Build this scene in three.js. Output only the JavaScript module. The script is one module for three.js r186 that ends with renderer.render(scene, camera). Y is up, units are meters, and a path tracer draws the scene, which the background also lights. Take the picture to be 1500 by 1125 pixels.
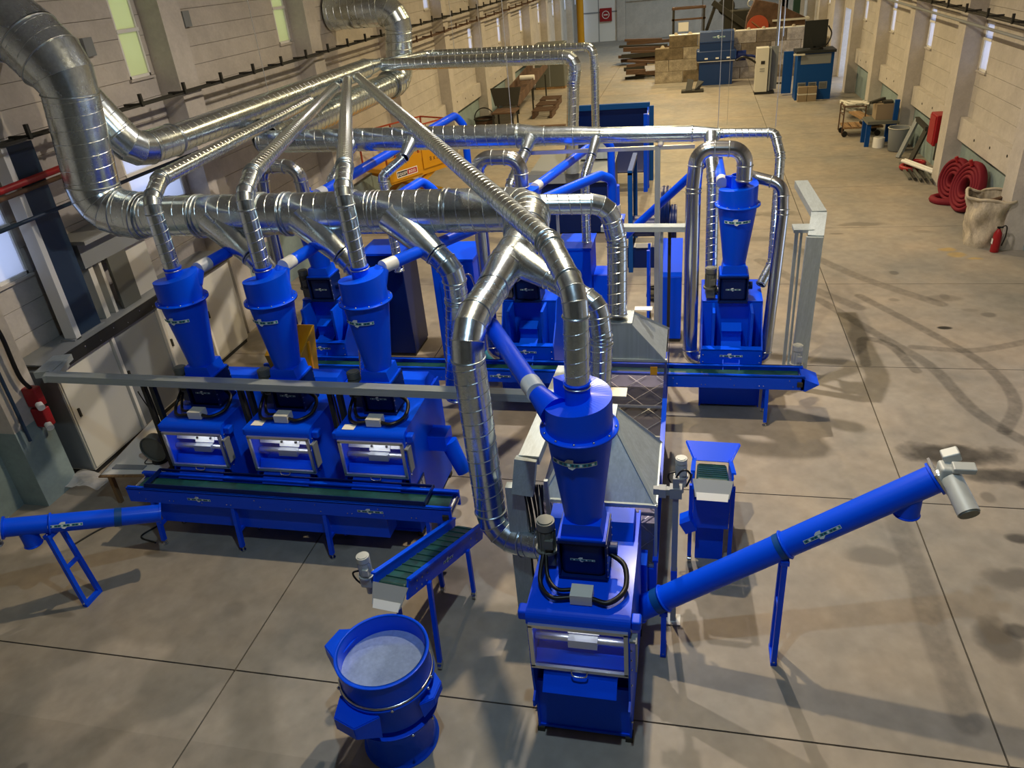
import * as THREE from 'three';
import { mergeGeometries } from 'three/addons/utils/BufferGeometryUtils.js';
import { RoundedBoxGeometry } from 'three/addons/geometries/RoundedBoxGeometry.js';

// ---------------------------------------------------------------- camera, sky, lamps, exposure
const scene = new THREE.Scene();
const camera = new THREE.PerspectiveCamera(53.75, 4 / 3, 0.1, 300);
camera.position.set(0, 6.5, 0);
camera.quaternion.setFromRotationMatrix(new THREE.Matrix4().makeBasis(
  new THREE.Vector3(0.97451592, -0.08577823, -0.20726991),
  new THREE.Vector3(-0.02765445, 0.87100925, -0.49048763),
  new THREE.Vector3(0.22260717, 0.48371994, 0.84644023)));
const renderer = new THREE.WebGLRenderer();
renderer.toneMapping = THREE.LinearToneMapping;
renderer.toneMappingExposure = 1.0;
renderer.shadowMap.enabled = true;
scene.background = new THREE.Color().setRGB(0.62, 0.74, 1.0);
scene.backgroundIntensity = 2.0;
const COOL = [0.62, 0.84, 1.0], WARM = [1.0, 0.79, 0.5], GOLD = [1.0, 0.77, 0.41], PALE = [1.0, 0.87, 0.74];
// x, z, colour, candela
const LAMPS = [[-0.7, -3.0, COOL, 72], [-1.2, -8.4, WARM, 158], [-1.0, -13.6, PALE, 235], [-1.3, -22.8, GOLD, 215], [-1.3, -30.2, GOLD, 230], [-1.3, -37.8, GOLD, 230], [-1.3, -45.4, GOLD, 230], [-1.3, -53.0, GOLD, 230], [-1.3, -61.0, COOL, 200]];
const LAMP_Y = 9.6;

// ---------------------------------------------------------------- helpers
let seed = 7;
const rnd = () => { seed = (seed * 1664525 + 1013904223) % 4294967296; return seed / 4294967296; };
const V = (x, y, z) => new THREE.Vector3(x, y, z);
const used = new Map();
function numbered(n) { const k = used.get(n) ?? 0; used.set(n, k + 1); return k ? n + '_' + String(k).padStart(3, '0') : n; }
function thing(name, label, category, at = [0, 0, 0], group, turn = 0) {
  const o = new THREE.Group(); o.name = numbered(name); o.position.set(...at); o.rotation.y = turn;
  o.userData = { label, category }; if (group) o.userData.group = group;
  scene.add(o); return o;
}
const clean = (g) => { const n = g.index ? g.toNonIndexed() : g; for (const k of Object.keys(n.attributes)) if (!['position', 'normal', 'uv', 'color'].includes(k)) n.deleteAttribute(k); return n; };
function merge(list) { const l = list.flat(9).map(clean); return l.length === 1 ? l[0] : mergeGeometries(l); }
function part(name, geos, mat, parent, label) {
  const m = new THREE.Mesh(Array.isArray(geos) ? merge(geos) : geos, mat); m.name = name; m.castShadow = m.receiveShadow = true;
  if (label) m.userData.label = label; parent.add(m); return m;
}
function single(name, geos, mat, label, category, at = [0, 0, 0], group) {
  const m = part(numbered(name), geos, mat, scene); m.position.set(...at); m.userData = { label, category }; if (group) m.userData.group = group; return m;
}
function struct(name, geos, mat) { const m = part(name, geos, mat, scene); m.userData.kind = 'structure'; return m; }
function structGroup(name) { const g = new THREE.Group(); g.name = name; g.userData.kind = 'structure'; scene.add(g); return g; }
const stuff = (m) => { m.userData.kind = 'stuff'; return m; };
// geometries
const bx = (w, h, d, x = 0, y = 0, z = 0, rx = 0, ry = 0, rz = 0) => { const g = new THREE.BoxGeometry(w, h, d); if (rx) g.rotateX(rx); if (ry) g.rotateY(ry); if (rz) g.rotateZ(rz); return g.translate(x, y, z); };
const rb = (w, h, d, r, x = 0, y = 0, z = 0, rx = 0, ry = 0, rz = 0) => { const g = new RoundedBoxGeometry(w, h, d, 2, r); if (rx) g.rotateX(rx); if (ry) g.rotateY(ry); if (rz) g.rotateZ(rz); return g.translate(x, y, z); };
const b2 = (x0, x1, y0, y1, z0, z1) => bx(Math.abs(x1 - x0), Math.abs(y1 - y0), Math.abs(z1 - z0), (x0 + x1) / 2, (y0 + y1) / 2, (z0 + z1) / 2);
const YA = V(0, 1, 0);
function rod(a, b, r1, r2 = r1, seg = 20, open = false) {
  a = a.isVector3 ? a : V(...a); b = b.isVector3 ? b : V(...b);
  const d = b.clone().sub(a), L = d.length(), g = new THREE.CylinderGeometry(r2, r1, L, seg, 1, open);
  const uv = g.attributes.uv; for (let i = 0; i < uv.count; i++) uv.setXY(i, uv.getX(i) * 6.28 * r1, uv.getY(i) * L);
  return g.applyQuaternion(new THREE.Quaternion().setFromUnitVectors(YA, d.normalize())).translate((a.x + b.x) / 2, (a.y + b.y) / 2, (a.z + b.z) / 2);
}
function bar(a, b, w, h = w) {            // square bar between two points
  a = V(...a); b = V(...b); const d = b.clone().sub(a), L = d.length();
  const m = new THREE.Matrix4().lookAt(a, b, Math.abs(d.y) > 0.95 * L ? V(0, 0, 1) : YA);
  return new THREE.BoxGeometry(w, h, L).applyMatrix4(m).translate((a.x + b.x) / 2, (a.y + b.y) / 2, (a.z + b.z) / 2);
}
const ring = (c, dir, r, t, seg = 28) => new THREE.TorusGeometry(r, t, 5, seg).applyQuaternion(new THREE.Quaternion().setFromUnitVectors(V(0, 0, 1), dir.clone().normalize())).translate(c.x, c.y, c.z);
const lathe = (pts, seg = 40, x = 0, y = 0, z = 0) => new THREE.LatheGeometry(pts.map(([r, h]) => new THREE.Vector2(r, h)), seg).translate(x, y, z);
function prism(poly, t, axis = 'z', off = 0, bev = 0) {   // polygon [[a,b]..] thickened by t; axis x: a = z, b = y; axis z: a = x, b = y; axis y: a = x, b = z
  const s = new THREE.Shape(poly.map(([a, b]) => new THREE.Vector2(a, b)));
  const g = new THREE.ExtrudeGeometry(s, { depth: t, bevelEnabled: bev > 0, bevelSize: bev, bevelThickness: bev, bevelSegments: 1 });
  g.translate(0, 0, -t / 2);
  if (axis === 'x') g.rotateY(-Math.PI / 2); if (axis === 'y') g.rotateX(Math.PI / 2);
  return axis === 'x' ? g.translate(off, 0, 0) : axis === 'y' ? g.translate(0, off, 0) : g.translate(0, 0, off);
}
function plate(q, t) {                    // quad of four corners with thickness
  const [a, b, c, d] = q.map((p) => V(...p)), n = b.clone().sub(a).cross(d.clone().sub(a)).normalize().multiplyScalar(t / 2);
  const P = [a, b, c, d].map((p) => p.clone().add(n)), Q = [a, b, c, d].map((p) => p.clone().sub(n)), pos = [];
  const quad = (w, x, y, z) => { for (const v of [w, x, y, w, y, z]) pos.push(v.x, v.y, v.z); };
  quad(P[0], P[1], P[2], P[3]); quad(Q[3], Q[2], Q[1], Q[0]);
  for (let i = 0; i < 4; i++) { const j = (i + 1) % 4; quad(P[j], P[i], Q[i], Q[j]); }
  const g = new THREE.BufferGeometry(); g.setAttribute('position', new THREE.Float32BufferAttribute(pos, 3));
  g.setAttribute('uv', new THREE.Float32BufferAttribute(pos.length / 3 * 2 === 0 ? [] : Array.from({ length: pos.length / 3 }, (_, i) => [pos[i * 3], pos[i * 3 + 2]]).flat(), 2));
  g.computeVertexNormals(); return g;
}
const hose = (pts, r, seg = 40) => new THREE.TubeGeometry(new THREE.CatmullRomCurve3(pts.map((p) => V(...p))), seg, r, 8);
function bolts(list, r = 0.011) { return list.map((p) => new THREE.SphereGeometry(r, 6, 4).translate(...p)); }

// ---------------------------------------------------------------- textures and materials
function noiseField(n, base, oct, sd) {   // tileable value noise, 0..1
  let s = sd; const rr = () => { s = (s * 1664525 + 1013904223) % 4294967296; return s / 4294967296; };
  const out = new Float32Array(n * n); let amp = 1, tot = 0, f = base;
  for (let o = 0; o < oct; o++) {
    const L = new Float32Array(f * f).map(rr);
    for (let y = 0; y < n; y++) for (let x = 0; x < n; x++) {
      const u = x / n * f, v = y / n * f, i = Math.floor(u), j = Math.floor(v); let a = u - i, b = v - j; a = a * a * (3 - 2 * a); b = b * b * (3 - 2 * b);
      const i1 = (i + 1) % f, j1 = (j + 1) % f;
      out[y * n + x] += amp * ((L[j * f + i] * (1 - a) + L[j * f + i1] * a) * (1 - b) + (L[j1 * f + i] * (1 - a) + L[j1 * f + i1] * a) * b);
    }
    tot += amp; amp *= 0.55; f *= 2;
  }
  return out.map((v) => v / tot);
}
function dataTex(n, fn, srgb = true) {
  const d = new Uint8Array(n * n * 4);
  for (let y = 0; y < n; y++) for (let x = 0; x < n; x++) { const c = fn(x, y); for (let k = 0; k < 3; k++) d[(y * n + x) * 4 + k] = Math.max(0, Math.min(255, c[k])); d[(y * n + x) * 4 + 3] = 255; }
  const t = new THREE.DataTexture(d, n, n); t.wrapS = t.wrapT = THREE.RepeatWrapping; t.magFilter = THREE.LinearFilter; t.minFilter = THREE.LinearMipmapLinearFilter; t.generateMipmaps = true;
  if (srgb) t.colorSpace = THREE.SRGBColorSpace; t.needsUpdate = true; return t;
}
const N1 = noiseField(512, 4, 6, 11), N2 = noiseField(512, 32, 4, 23), N3 = noiseField(512, 8, 5, 57);
const at = (N, x, y) => N[((y % 512 + 512) % 512) * 512 + (x % 512 + 512) % 512];
const grainTex = dataTex(512, (x, y) => { const v = 128 + (at(N2, x, y) - 0.5) * 150 + (at(N1, x, y) - 0.5) * 60; return [v, v, v]; }, false);
// old concrete: patches, scuffs, tyre marks, oil stains, a darker strip along a joint and a patch of yellow paint; the canvas covers x -10..10, z -24..-4
const FT = 2048, fm = new Float32Array(FT * FT), fy = new Float32Array(FT * FT);
const fpx = (x, z) => [(x + 10) / 20 * FT, (z + 24) / 20 * FT];
function stroke(pts, w, amt, dst = fm) {
  const c = new THREE.CatmullRomCurve3(pts.map(([x, z]) => V(x, 0, z))), L = Math.ceil(c.getLength() / 0.012);
  const m = new Map();
  for (let i = 0; i <= L; i++) {
    const p = c.getPoint(i / L), [u, v] = fpx(p.x, p.z), R = w / 20 * FT / 2;
    for (let dy = -Math.ceil(R); dy <= R; dy++) for (let dx = -Math.ceil(R); dx <= R; dx++) {
      const X = Math.round(u + dx), Y = Math.round(v + dy); if (X < 0 || Y < 0 || X >= FT || Y >= FT) continue;
      const rr = Math.hypot(dx, dy) / R; if (rr > 1) continue;
      const k = Y * FT + X, val = amt * Math.min(1, (1 - rr) * 3) * (0.45 + 1.1 * at(N2, X * 2, Y * 2)); if ((m.get(k) ?? 0) < val) m.set(k, val);
    }
  }
  for (const [k, v] of m) dst[k] += v;
}
function blot(x, z, rx, rz, amt, dst = fm, cut = 0.5) {
  const [u, v] = fpx(x, z), A = rx / 20 * FT, B = rz / 20 * FT;
  for (let Y = Math.floor(v - B * 1.4); Y <= v + B * 1.4; Y++) for (let X = Math.floor(u - A * 1.4); X <= u + A * 1.4; X++) {
    if (X < 0 || Y < 0 || X >= FT || Y >= FT) continue;
    const q = Math.hypot((X - u) / A, (Y - v) / B) + (at(N1, X * 2, Y * 2) - 0.5) * 1.5; if (q > 1) continue;
    dst[Y * FT + X] += amt * Math.min(1, (1 - q) * 2.2) * (0.6 + 0.7 * at(N2, X, Y));
  }
}
stroke([[3.0, -12.4], [3.15, -13.4], [3.5, -13.2], [3.75, -12.2]], 0.2, 0.22);
stroke([[2.6, -15.2], [3.4, -13.6], [4.0, -12.4], [4.3, -10.9], [4.9, -9.8]], 0.24, 0.2);
stroke([[3.4, -15.4], [4.3, -13.7], [4.9, -12.3], [4.9, -11.2], [4.5, -10.4]], 0.22, 0.2);
stroke([[3.9, -13.1], [4.8, -13.0], [5.8, -13.4], [7.2, -14.2]], 0.2, 0.16);
stroke([[2.62, -8.3], [2.66, -7.2], [2.62, -6.4], [2.64, -5.3]], 0.34, 0.13); blot(3.2, -6.3, 0.22, 0.34, 0.3); stroke([[1.6, -17.5], [2.4, -16.0], [3.3, -14.8]], 0.3, 0.16); stroke([[2.3, -18.6], [3.6, -16.4], [4.8, -15.0]], 0.3, 0.16);  // begins with a darker strip and patch along the slab joint
for (const [x, z, a, b, k] of [[3.75, -9.75, .75, .32, .55], [4.2, -9.3, .5, .2, .5], [4.5, -9.1, .25, .12, .5], [5.4, -9.6, .55, .3, .6], [5.7, -9.2, .5, .35, .55], [3.9, -8.0, .16, .1, .5], [4.3, -7.6, .5, .3, .3], [4.9, -7.4, .5, .4, .36], [3.7, -7.3, .4, .22, .26], [4.6, -8.2, .3, .16, .4], [3.45, -6.5, .16, .1, .4], [4.6, -6.1, .55, .5, .34], [5.4, -6.8, .7, .6, .3], [2.2, -7.5, .3, .16, .18], [-2.9, -6.6, .3, .2, .14], [4.6, -13.9, .12, .06, .8], [2.2, -21, .9, .3, .2], [4.1, -20, .6, .2, .2], [1.5, -19, .8, .2, .14]]) blot(x, z, a, b, k);
for (const [x, z, a, b] of [[5.7, -18.1, .3, .16], [5.85, -17.75, .22, .2], [6.1, -17.5, .2, .1]]) blot(x, z, a, b, 0.4, fy);
for (let i = 0; i < 70; i++) blot(-10 + 20 * rnd(), -24 + 20 * rnd(), 0.05 + 0.25 * rnd(), 0.04 + 0.12 * rnd(), 0.1 + 0.16 * rnd());
const concrete = (x, y) => { const a = at(N1, x >> 2, y >> 2), b = at(N3, x >> 1, (y >> 1) + 91), c = at(N2, x, y), d = at(N1, (x >> 3) + 200, (y >> 3) + 77); const v = 0.8 + 0.2 * (a - 0.5) + 0.17 * (b - 0.5) + 0.14 * (c - 0.5) + 0.2 * (d - 0.5); const w = (b - 0.5) * 14; return [v * 184 + w, v * 175, v * 161 - w]; };
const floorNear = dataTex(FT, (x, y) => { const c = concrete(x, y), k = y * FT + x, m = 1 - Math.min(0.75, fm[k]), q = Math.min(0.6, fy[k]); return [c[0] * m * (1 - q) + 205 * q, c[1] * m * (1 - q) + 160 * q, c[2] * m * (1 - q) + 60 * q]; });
const floorFar = dataTex(1024, (x, y) => concrete(x * 2, y * 2));
const wallTex = dataTex(1024, (x, y) => { const a = at(N1, x >> 1, y >> 1), b = at(N3, x, y), c = at(N2, x, y); const v = 0.9 + 0.12 * (a - 0.5) + 0.08 * (b - 0.5) + 0.06 * (c - 0.5), s = Math.max(0, a * b * 4 - 1.6) * 0.35; return [v * 214 - s * 60, v * 208 - s * 75, v * 200 - s * 95]; });
const zincTex = dataTex(512, (x, y) => { const a = at(N2, x, y), b = at(N3, x, y); const v = 224 + (a - 0.5) * 30 + (b - 0.5) * 26; return [v * 0.94, v, v * 1.04]; });
const zincRough = dataTex(512, (x, y) => { const v = 66 + (at(N2, x + 91, y) - 0.5) * 26 + (at(N1, x, y) - 0.5) * 40; return [v, v, v]; }, false);
const beltTex = dataTex(256, (x, y) => { const v = 1 + (at(N2, x, y) - 0.5) * 0.5 + (at(N1, x, y) - 0.5) * 0.7; return [16 * v, 62 * v, 60 * v]; });
const woodTex = dataTex(512, (x, y) => { const v = 1 + (at(N2, x, y >> 4) - 0.5) * 0.5 + (at(N1, x >> 1, y >> 3) - 0.5) * 0.5; return [150 * v, 118 * v, 80 * v]; });
const rustTex = dataTex(512, (x, y) => { const a = at(N1, x, y), b = at(N2, x, y), v = 0.7 + a * 0.6; return [88 * v + b * 16, 74 * v, 62 * v - b * 8]; });
const clothTex = dataTex(512, (x, y) => { const v = 1 + (at(N2, x, y) - 0.5) * 0.2 + (at(N1, x, y) - 0.5) * 0.5; return [186 * v, 176 * v, 156 * v]; });
const blockTex = dataTex(512, (x, y) => { const v = 1 + (at(N2, x, y) - 0.5) * 0.3 + (at(N1, x, y) - 0.5) * 0.5; return [170 * v, 160 * v, 142 * v]; });

const std = (o) => new THREE.MeshStandardMaterial(o), phy = (o) => new THREE.MeshPhysicalMaterial(o);
const lin = (r, g, b) => new THREE.Color().setRGB(r, g, b);
const M = {
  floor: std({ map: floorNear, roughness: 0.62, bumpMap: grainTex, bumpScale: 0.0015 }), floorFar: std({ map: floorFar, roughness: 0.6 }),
  joint: std({ color: '#3b352d', roughness: 1 }), mortar: std({ color: '#8d857a', roughness: 1 }),
  wall: std({ map: wallTex, roughness: 0.85 }), wallBlue: std({ map: wallTex, color: '#b6d4de', roughness: 0.8 }), roof: std({ color: '#bdbab4', roughness: 0.9 }), frontWall: std({ color: '#85827b', roughness: 0.9 }),
  zinc: std({ map: zincTex, roughnessMap: zincRough, metalness: 1, roughness: 0.95 }),
  zincDull: std({ map: zincTex, color: '#d2d2ce', metalness: 0.55, roughness: 0.5 }), seam: std({ color: '#c3cbce', metalness: 1, roughness: 0.3 }),
  steel: std({ color: '#c8ccd0', metalness: 1, roughness: 0.22 }), alu: std({ color: '#d5d8da', metalness: 0.85, roughness: 0.35 }),
  blue: phy({ color: lin(0.0, 0.072, 0.85), roughness: 0.4, specularIntensity: 0.3, clearcoat: 0.08, clearcoatRoughness: 0.15 }),
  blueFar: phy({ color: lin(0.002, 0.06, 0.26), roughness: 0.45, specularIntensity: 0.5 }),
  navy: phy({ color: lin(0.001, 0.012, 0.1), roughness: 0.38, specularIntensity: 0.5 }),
  dark: std({ color: '#16181a', roughness: 0.6 }), rubber: std({ color: '#0c0c0d', roughness: 0.45 }), grey: std({ color: '#8b9094', roughness: 0.5 }),
  motor: std({ color: '#b9bdbb', roughness: 0.5, metalness: 0.2 }), motorDark: std({ color: '#6c6f68', roughness: 0.5, metalness: 0.3 }),
  white: std({ color: '#e9e9e4', roughness: 0.6 }), paper: std({ color: '#eeeade', roughness: 0.9 }), cabinet: std({ color: '#cfcec4', roughness: 0.45 }), cabinetGrey: std({ color: '#80868a', roughness: 0.5 }),
  belt: std({ map: beltTex, roughness: 0.42 }), red: std({ color: '#98101a', roughness: 0.45 }), redHose: std({ color: '#780a20', roughness: 0.75 }),
  yellow: std({ color: '#d99a12', roughness: 0.5 }), yellowDark: std({ color: '#a8810f', roughness: 0.55 }), wood: std({ map: woodTex, roughness: 0.85 }), rust: std({ map: rustTex, roughness: 0.8, metalness: 0.2 }),
  iron: std({ color: '#3b3a34', roughness: 0.7, metalness: 0.4 }), cloth: std({ map: clothTex, roughness: 1, bumpMap: grainTex, bumpScale: 0.004 }), block: std({ map: blockTex, roughness: 0.95 }), blockDark: std({ map: blockTex, color: '#b8b0a2', roughness: 0.95 }),
  orange: std({ color: '#a8482a', roughness: 0.7 }), blackPlastic: std({ color: '#1c2224', roughness: 0.45 }), bluePaint: std({ color: '#1d3550', roughness: 0.5 }), bluePipe: std({ color: '#123a66', roughness: 0.5 }),
  glass: phy({ color: '#ffffff', transmission: 1, roughness: 0.04, thickness: 0, ior: 1.45 }),
  poly: phy({ color: '#e4e2ea', transmission: 0.93, roughness: 0.06, thickness: 0, ior: 1.5 }),
  frosted: phy({ color: '#f4f6ff', transmission: 0.7, roughness: 0.9, thickness: 0 }), frostedYellow: phy({ color: '#eceec0', transmission: 0.6, roughness: 0.95, thickness: 0 }),
  cardboard: std({ color: '#8f7f68', roughness: 0.95 }), teal: std({ color: '#2a7f8c', roughness: 0.5 }), green: std({ color: '#27483c', roughness: 0.7 }), film: std({ color: '#c2c6c9', roughness: 0.4 }), sheeting: phy({ color: '#e6e8ea', transmission: 0.6, roughness: 0.3, thickness: 0 }), deck: std({ color: '#5c5a66', roughness: 0.4, metalness: 0.4 }), shredder: phy({ color: lin(0.001, 0.03, 0.13), roughness: 0.45 }),
  logo: std({ vertexColors: true, roughness: 0.5 }), water: phy({ color: '#8ea6d6', roughness: 0.12, metalness: 0.5, clearcoat: 1 }),
};
for (const k of ['zinc', 'zincDull']) { for (const mp of ['map', 'roughnessMap', 'bumpMap']) if (M[k][mp]) { M[k][mp] = M[k][mp].clone(); M[k][mp].repeat.set(1.6, 1.6); M[k][mp].needsUpdate = true; } }
// ---------------------------------------------------------------- the hall
const XL = -9.7, XR = 7.2, ZB = -71, ZF = 7, YC = 10.2;
function worldUV(g, sx, sz, ox = 0, oz = 0) { const p = g.attributes.position, n = g.attributes.normal, u = g.attributes.uv; for (let i = 0; i < p.count; i++) { const ax = Math.abs(n.getX(i)), ay = Math.abs(n.getY(i)); const [a, b] = ay > 0.5 ? [p.getX(i), p.getZ(i)] : ax > 0.5 ? [p.getZ(i), p.getY(i)] : [p.getX(i), p.getY(i)]; u.setXY(i, (a + ox) / sx, (b + oz) / sz); } return g; }
{
  const floor = structGroup('floor');
  part('subfloor', b2(XL - 0.4, XR + 0.4, -0.3, -0.025, ZB - 0.4, ZF + 0.3), M.joint, floor);
  const xs = [XL - 0.4, -4.73, 2.86, XR + 0.4], zs = []; for (let z = ZF; z > ZB - 0.4; ) { const nz = zs.length ? z - 3.72 : 6.29; zs.push(z); z = nz; } zs.push(ZB - 0.4);
  for (let i = 0; i + 1 < zs.length; i++) for (let j = 0; j < 3; j++) {
    const g = b2(xs[j] + 0.009, xs[j + 1] - 0.009, -0.04, 0, zs[i + 1] + 0.009, zs[i] - 0.009), near = zs[i + 1] > -24.5;
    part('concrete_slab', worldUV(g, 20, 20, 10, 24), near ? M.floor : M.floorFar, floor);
  }
  // far right wet and oily patches stay part of the slab texture; so does a darker strip along the joint
  const ceil = struct('ceiling', b2(XL - 0.4, XR + 0.4, YC, YC + 0.3, ZB - 0.4, ZF + 0.3), M.roof);
}
const PW = 0.62;                                   // pilaster width along z
function wallSide(name, xi, sgn, pil, bay, nb, first, opts) {
  // xi inner plane, sgn +1 for the right wall; pilasters at first - k * bay
  const w = structGroup(name), T = 0.3, cuts = [];
  const blk = (y0, y1, z0, z1, m = M.wall, proud = 0) => part('wall_block', worldUV(b2(xi - sgn * proud, xi + sgn * T, y0, y1, z0, z1), 2.4, 2.4), m, w);
  for (let k = -7; k < nb; k++) {
    const zp = first - k * bay, near = zp + 0.0, zA = zp + bay - PW, zB = zp;   // bay from zA (near) to zB (far); pilaster from zp to zp - PW
    if (zp > ZF) continue;
    const wz0 = zB + 0.12, wz1 = wz0 + 0.6, lz1 = wz0 + (opts.lowerW?.(k) ?? 0.6), ex = opts.extra?.(k), lower = opts.lower(k), upper = opts.upper(k), gate = opts.gate && opts.gate(k), fine = zp < 0 && zp > -48;
    const sh = opts.shift?.(k) ?? 0; if (opts.dado?.(k)) part('pilaster_dado', worldUV(b2(xi - sgn * (pil + 0.004), xi + sgn * T, 0, 1.28, zp - PW + sh - 0.004, zp + sh + 0.004), 2.4, 2.4), M.wallBlue, w); part('pilaster', worldUV(b2(xi - sgn * pil, xi + sgn * T, 0, YC, zp - PW + sh, zp + sh), 2.4, 2.4), M.wall, w); if (sh) blk(0, YC, zp - PW, zp - PW + sh);
    if (gate) { blk(3.2, YC, zB, zA); blk(0, 3.2, zB, zB + 0.5); blk(0, 3.2, zA - (k < 0 ? 1.9 : 0.5), zA); continue; }
    if (!fine) { // plain bay round the openings
      blk(0, 3.05, zB, zA); blk(3.05, 4.2, wz1, zA); blk(3.05, 4.2, zB, wz0); blk(4.2, 5.28, zB, zA); blk(5.28, 7.6, wz1, zA); blk(5.28, 7.6, zB, wz0); blk(7.6, YC, zB, zA);
    } else {
      blk(0, 1.28, zB, zA, M.wallBlue);
      const rows = [[1.28, 1.86]]; let y = 1.86; while (y < 3.04) { rows.push([y, Math.min(3.05, y + 0.3967)]); y += 0.3967; }
      for (const [a, b, n] of [[3.05, 4.2, 3], [4.2, 5.28, 3], [5.28, 7.6, 7]]) for (let i = 0; i < n; i++) rows.push([a + (b - a) * i / n, a + (b - a) * (i + 1) / n]);
      for (const [a, b] of rows) {
        const pr = (rnd() - 0.5) * 0.012, lo = lower && a >= 3.04 && b <= 4.21, op = lo || (upper && a >= 5.27 && b <= 7.61), J = 0.004;
        if (lo && ex) { blk(a + J, b - J, lz1, ex[0], M.wall, pr); blk(a + J, b - J, ex[1], zA, M.wall, pr); blk(a + J, b - J, zB, wz0, M.wall, pr); }
        else if (op) { blk(a + J, b - J, lo ? lz1 : wz1, zA, M.wall, pr); blk(a + J, b - J, zB, wz0, M.wall, pr); } else blk(a + J, b - J, zB, zA, M.wall, pr);
      }
      part('joint_backing', b2(xi + sgn * 0.03, xi + sgn * (T - 0.01), 1.28, 3.05, zB, zA), M.mortar, w);
      part('joint_backing', b2(xi + sgn * 0.03, xi + sgn * (T - 0.01), 4.2, 7.6, wz1 + 0.001, zA), M.mortar, w); part('joint_backing', b2(xi + sgn * 0.03, xi + sgn * (T - 0.01), 4.2, 5.28, wz0, wz1), M.mortar, w); part('joint_backing', b2(xi + sgn * 0.03, xi + sgn * (T - 0.01), 3.05, 4.2, lz1 + 0.001, ex ? ex[0] - 0.001 : zA), M.mortar, w);
      if (!lower) part('joint_backing', b2(xi + sgn * 0.03, xi + sgn * (T - 0.01), 3.05, 4.2, wz0, lz1), M.mortar, w);
      if (!upper) part('joint_backing', b2(xi + sgn * 0.03, xi + sgn * (T - 0.01), 5.28, 7.6, wz0, wz1), M.mortar, w);
      blk(7.6, YC, zB, zA);
      // the precast beam between the pilasters, with bolt holes
      if (opts.beam(k)) {
        const bm = part('wall_beam', worldUV(b2(xi - sgn * 0.17, xi - sgn * 0.006, 1.3, 1.87, zB + 0.05, zA - 0.05), 2.4, 2.4), M.wall, w);
        part('bolt_hole', [0.3, 0.55, 0.8].map((f) => rod([xi - sgn * 0.178, 1.6 + (f - 0.5) * 0.3, zB + (zA - zB) * f], [xi - sgn * 0.165, 1.6 + (f - 0.5) * 0.3, zB + (zA - zB) * f], 0.035, 0.03, 8)), M.iron, bm);
      }
    }
    for (const [on, y0, y1, mid, mat, wz0, wz1] of [[lower, 3.05, 4.2, 3.8, opts.lowerMat(k), zB + 0.12, lz1], [upper, 5.28, 7.6, 6.05, opts.upperMat(k), zB + 0.12, zB + 0.72], [ex, 3.05, 4.2, 3.8, M.frosted, ex?.[0], ex?.[1]]]) if (on) {
      const win = structGroup('window_' + (++winN));
      part('window_frame', [b2(xi + sgn * 0.0, xi + sgn * 0.1, y0, y0 + 0.05, wz0, wz1), b2(xi + sgn * 0.0, xi + sgn * 0.1, y1 - 0.05, y1, wz0, wz1), b2(xi + sgn * 0.0, xi + sgn * 0.1, y0, y1, wz0, wz0 + 0.04), b2(xi + sgn * 0.0, xi + sgn * 0.1, y0, y1, wz1 - 0.04, wz1), b2(xi - sgn * 0.02, xi + sgn * 0.1, mid - 0.03, mid + 0.03, wz0, wz1)], M.white, win);
      part('window_pane', b2(xi + sgn * 0.03, xi + sgn * 0.04, y0 + 0.05, mid - 0.03, wz0 + 0.04, wz1 - 0.04), mat, win);
      part('window_pane', b2(xi + sgn * 0.03, xi + sgn * 0.04, mid + 0.03, y1 - 0.05, wz0 + 0.04, wz1 - 0.04), mat, win);
      part('window_sill', b2(xi - sgn * 0.05, xi + sgn * 0.2, y0 - 0.04, y0, wz0 - 0.05, wz1 + 0.05), M.wall, win);
    }
  }
  return w;
}
let winN = 0;
wallSide('wall_left', XL, -1, 0.45, 5.65, 11, -13.3, { dado: (k) => k < 0, shift: (k) => k === -1 ? 0.36 : 0, lowerW: (k) => k === 0 ? 1.5 : 0.6, extra: (k) => k === 0 ? [-9.0, -8.4] : null, lower: (k) => k >= 4 || k === 0 || k === -1, upper: (k) => k >= -1 && k < 9, beam: (k) => k >= 2 || k === -2, lowerMat: () => M.frosted, upperMat: (k) => k < 3 ? M.frostedYellow : M.frosted });
wallSide('wall_right', XR, 1, 0.45, 5.3, 10, -23.3, { lower: (k) => true, upper: (k) => k >= 4, beam: () => true, lowerMat: () => M.frosted, upperMat: () => M.frosted, gate: (k) => k === 4 || k === -2 });
{
  const back = structGroup('wall_back');
  part('wall_panel', worldUV(b2(XL - 0.3, XR + 0.3, 0, YC, ZB - 0.3, ZB), 3, 3), M.wall, back);
  part('pilaster', [worldUV(b2(-6.4, -5.7, 0, YC, ZB, ZB + 0.5), 3, 3)], M.wall, back); part('pilaster', [worldUV(b2(0.0, 0.5, 0, YC, ZB, ZB + 0.4), 3, 3)], M.wall, back);
  part('lintel', [worldUV(b2(-5.7, 7, 2.9, 3.05, ZB, ZB + 0.15), 3, 3)], M.wall, back);
  const front = structGroup('wall_front'); part('wall_panel', worldUV(b2(XL - 0.3, XR + 0.3, 0, YC, ZF, ZF + 0.3), 3, 3), M.frontWall, front);
  const d = structGroup('door_1');
  part('door_leaf', worldUV(b2(-9.4, -6.4, 0, 4.6, ZB, ZB + 0.12), 3, 3), M.white, d); part('door_rail', [b2(-9.4, -6.4, 2.2, 2.3, ZB + 0.12, ZB + 0.16), b2(-8, -7.94, 0, 4.6, ZB + 0.12, ZB + 0.15)], M.grey, d);
}
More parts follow.
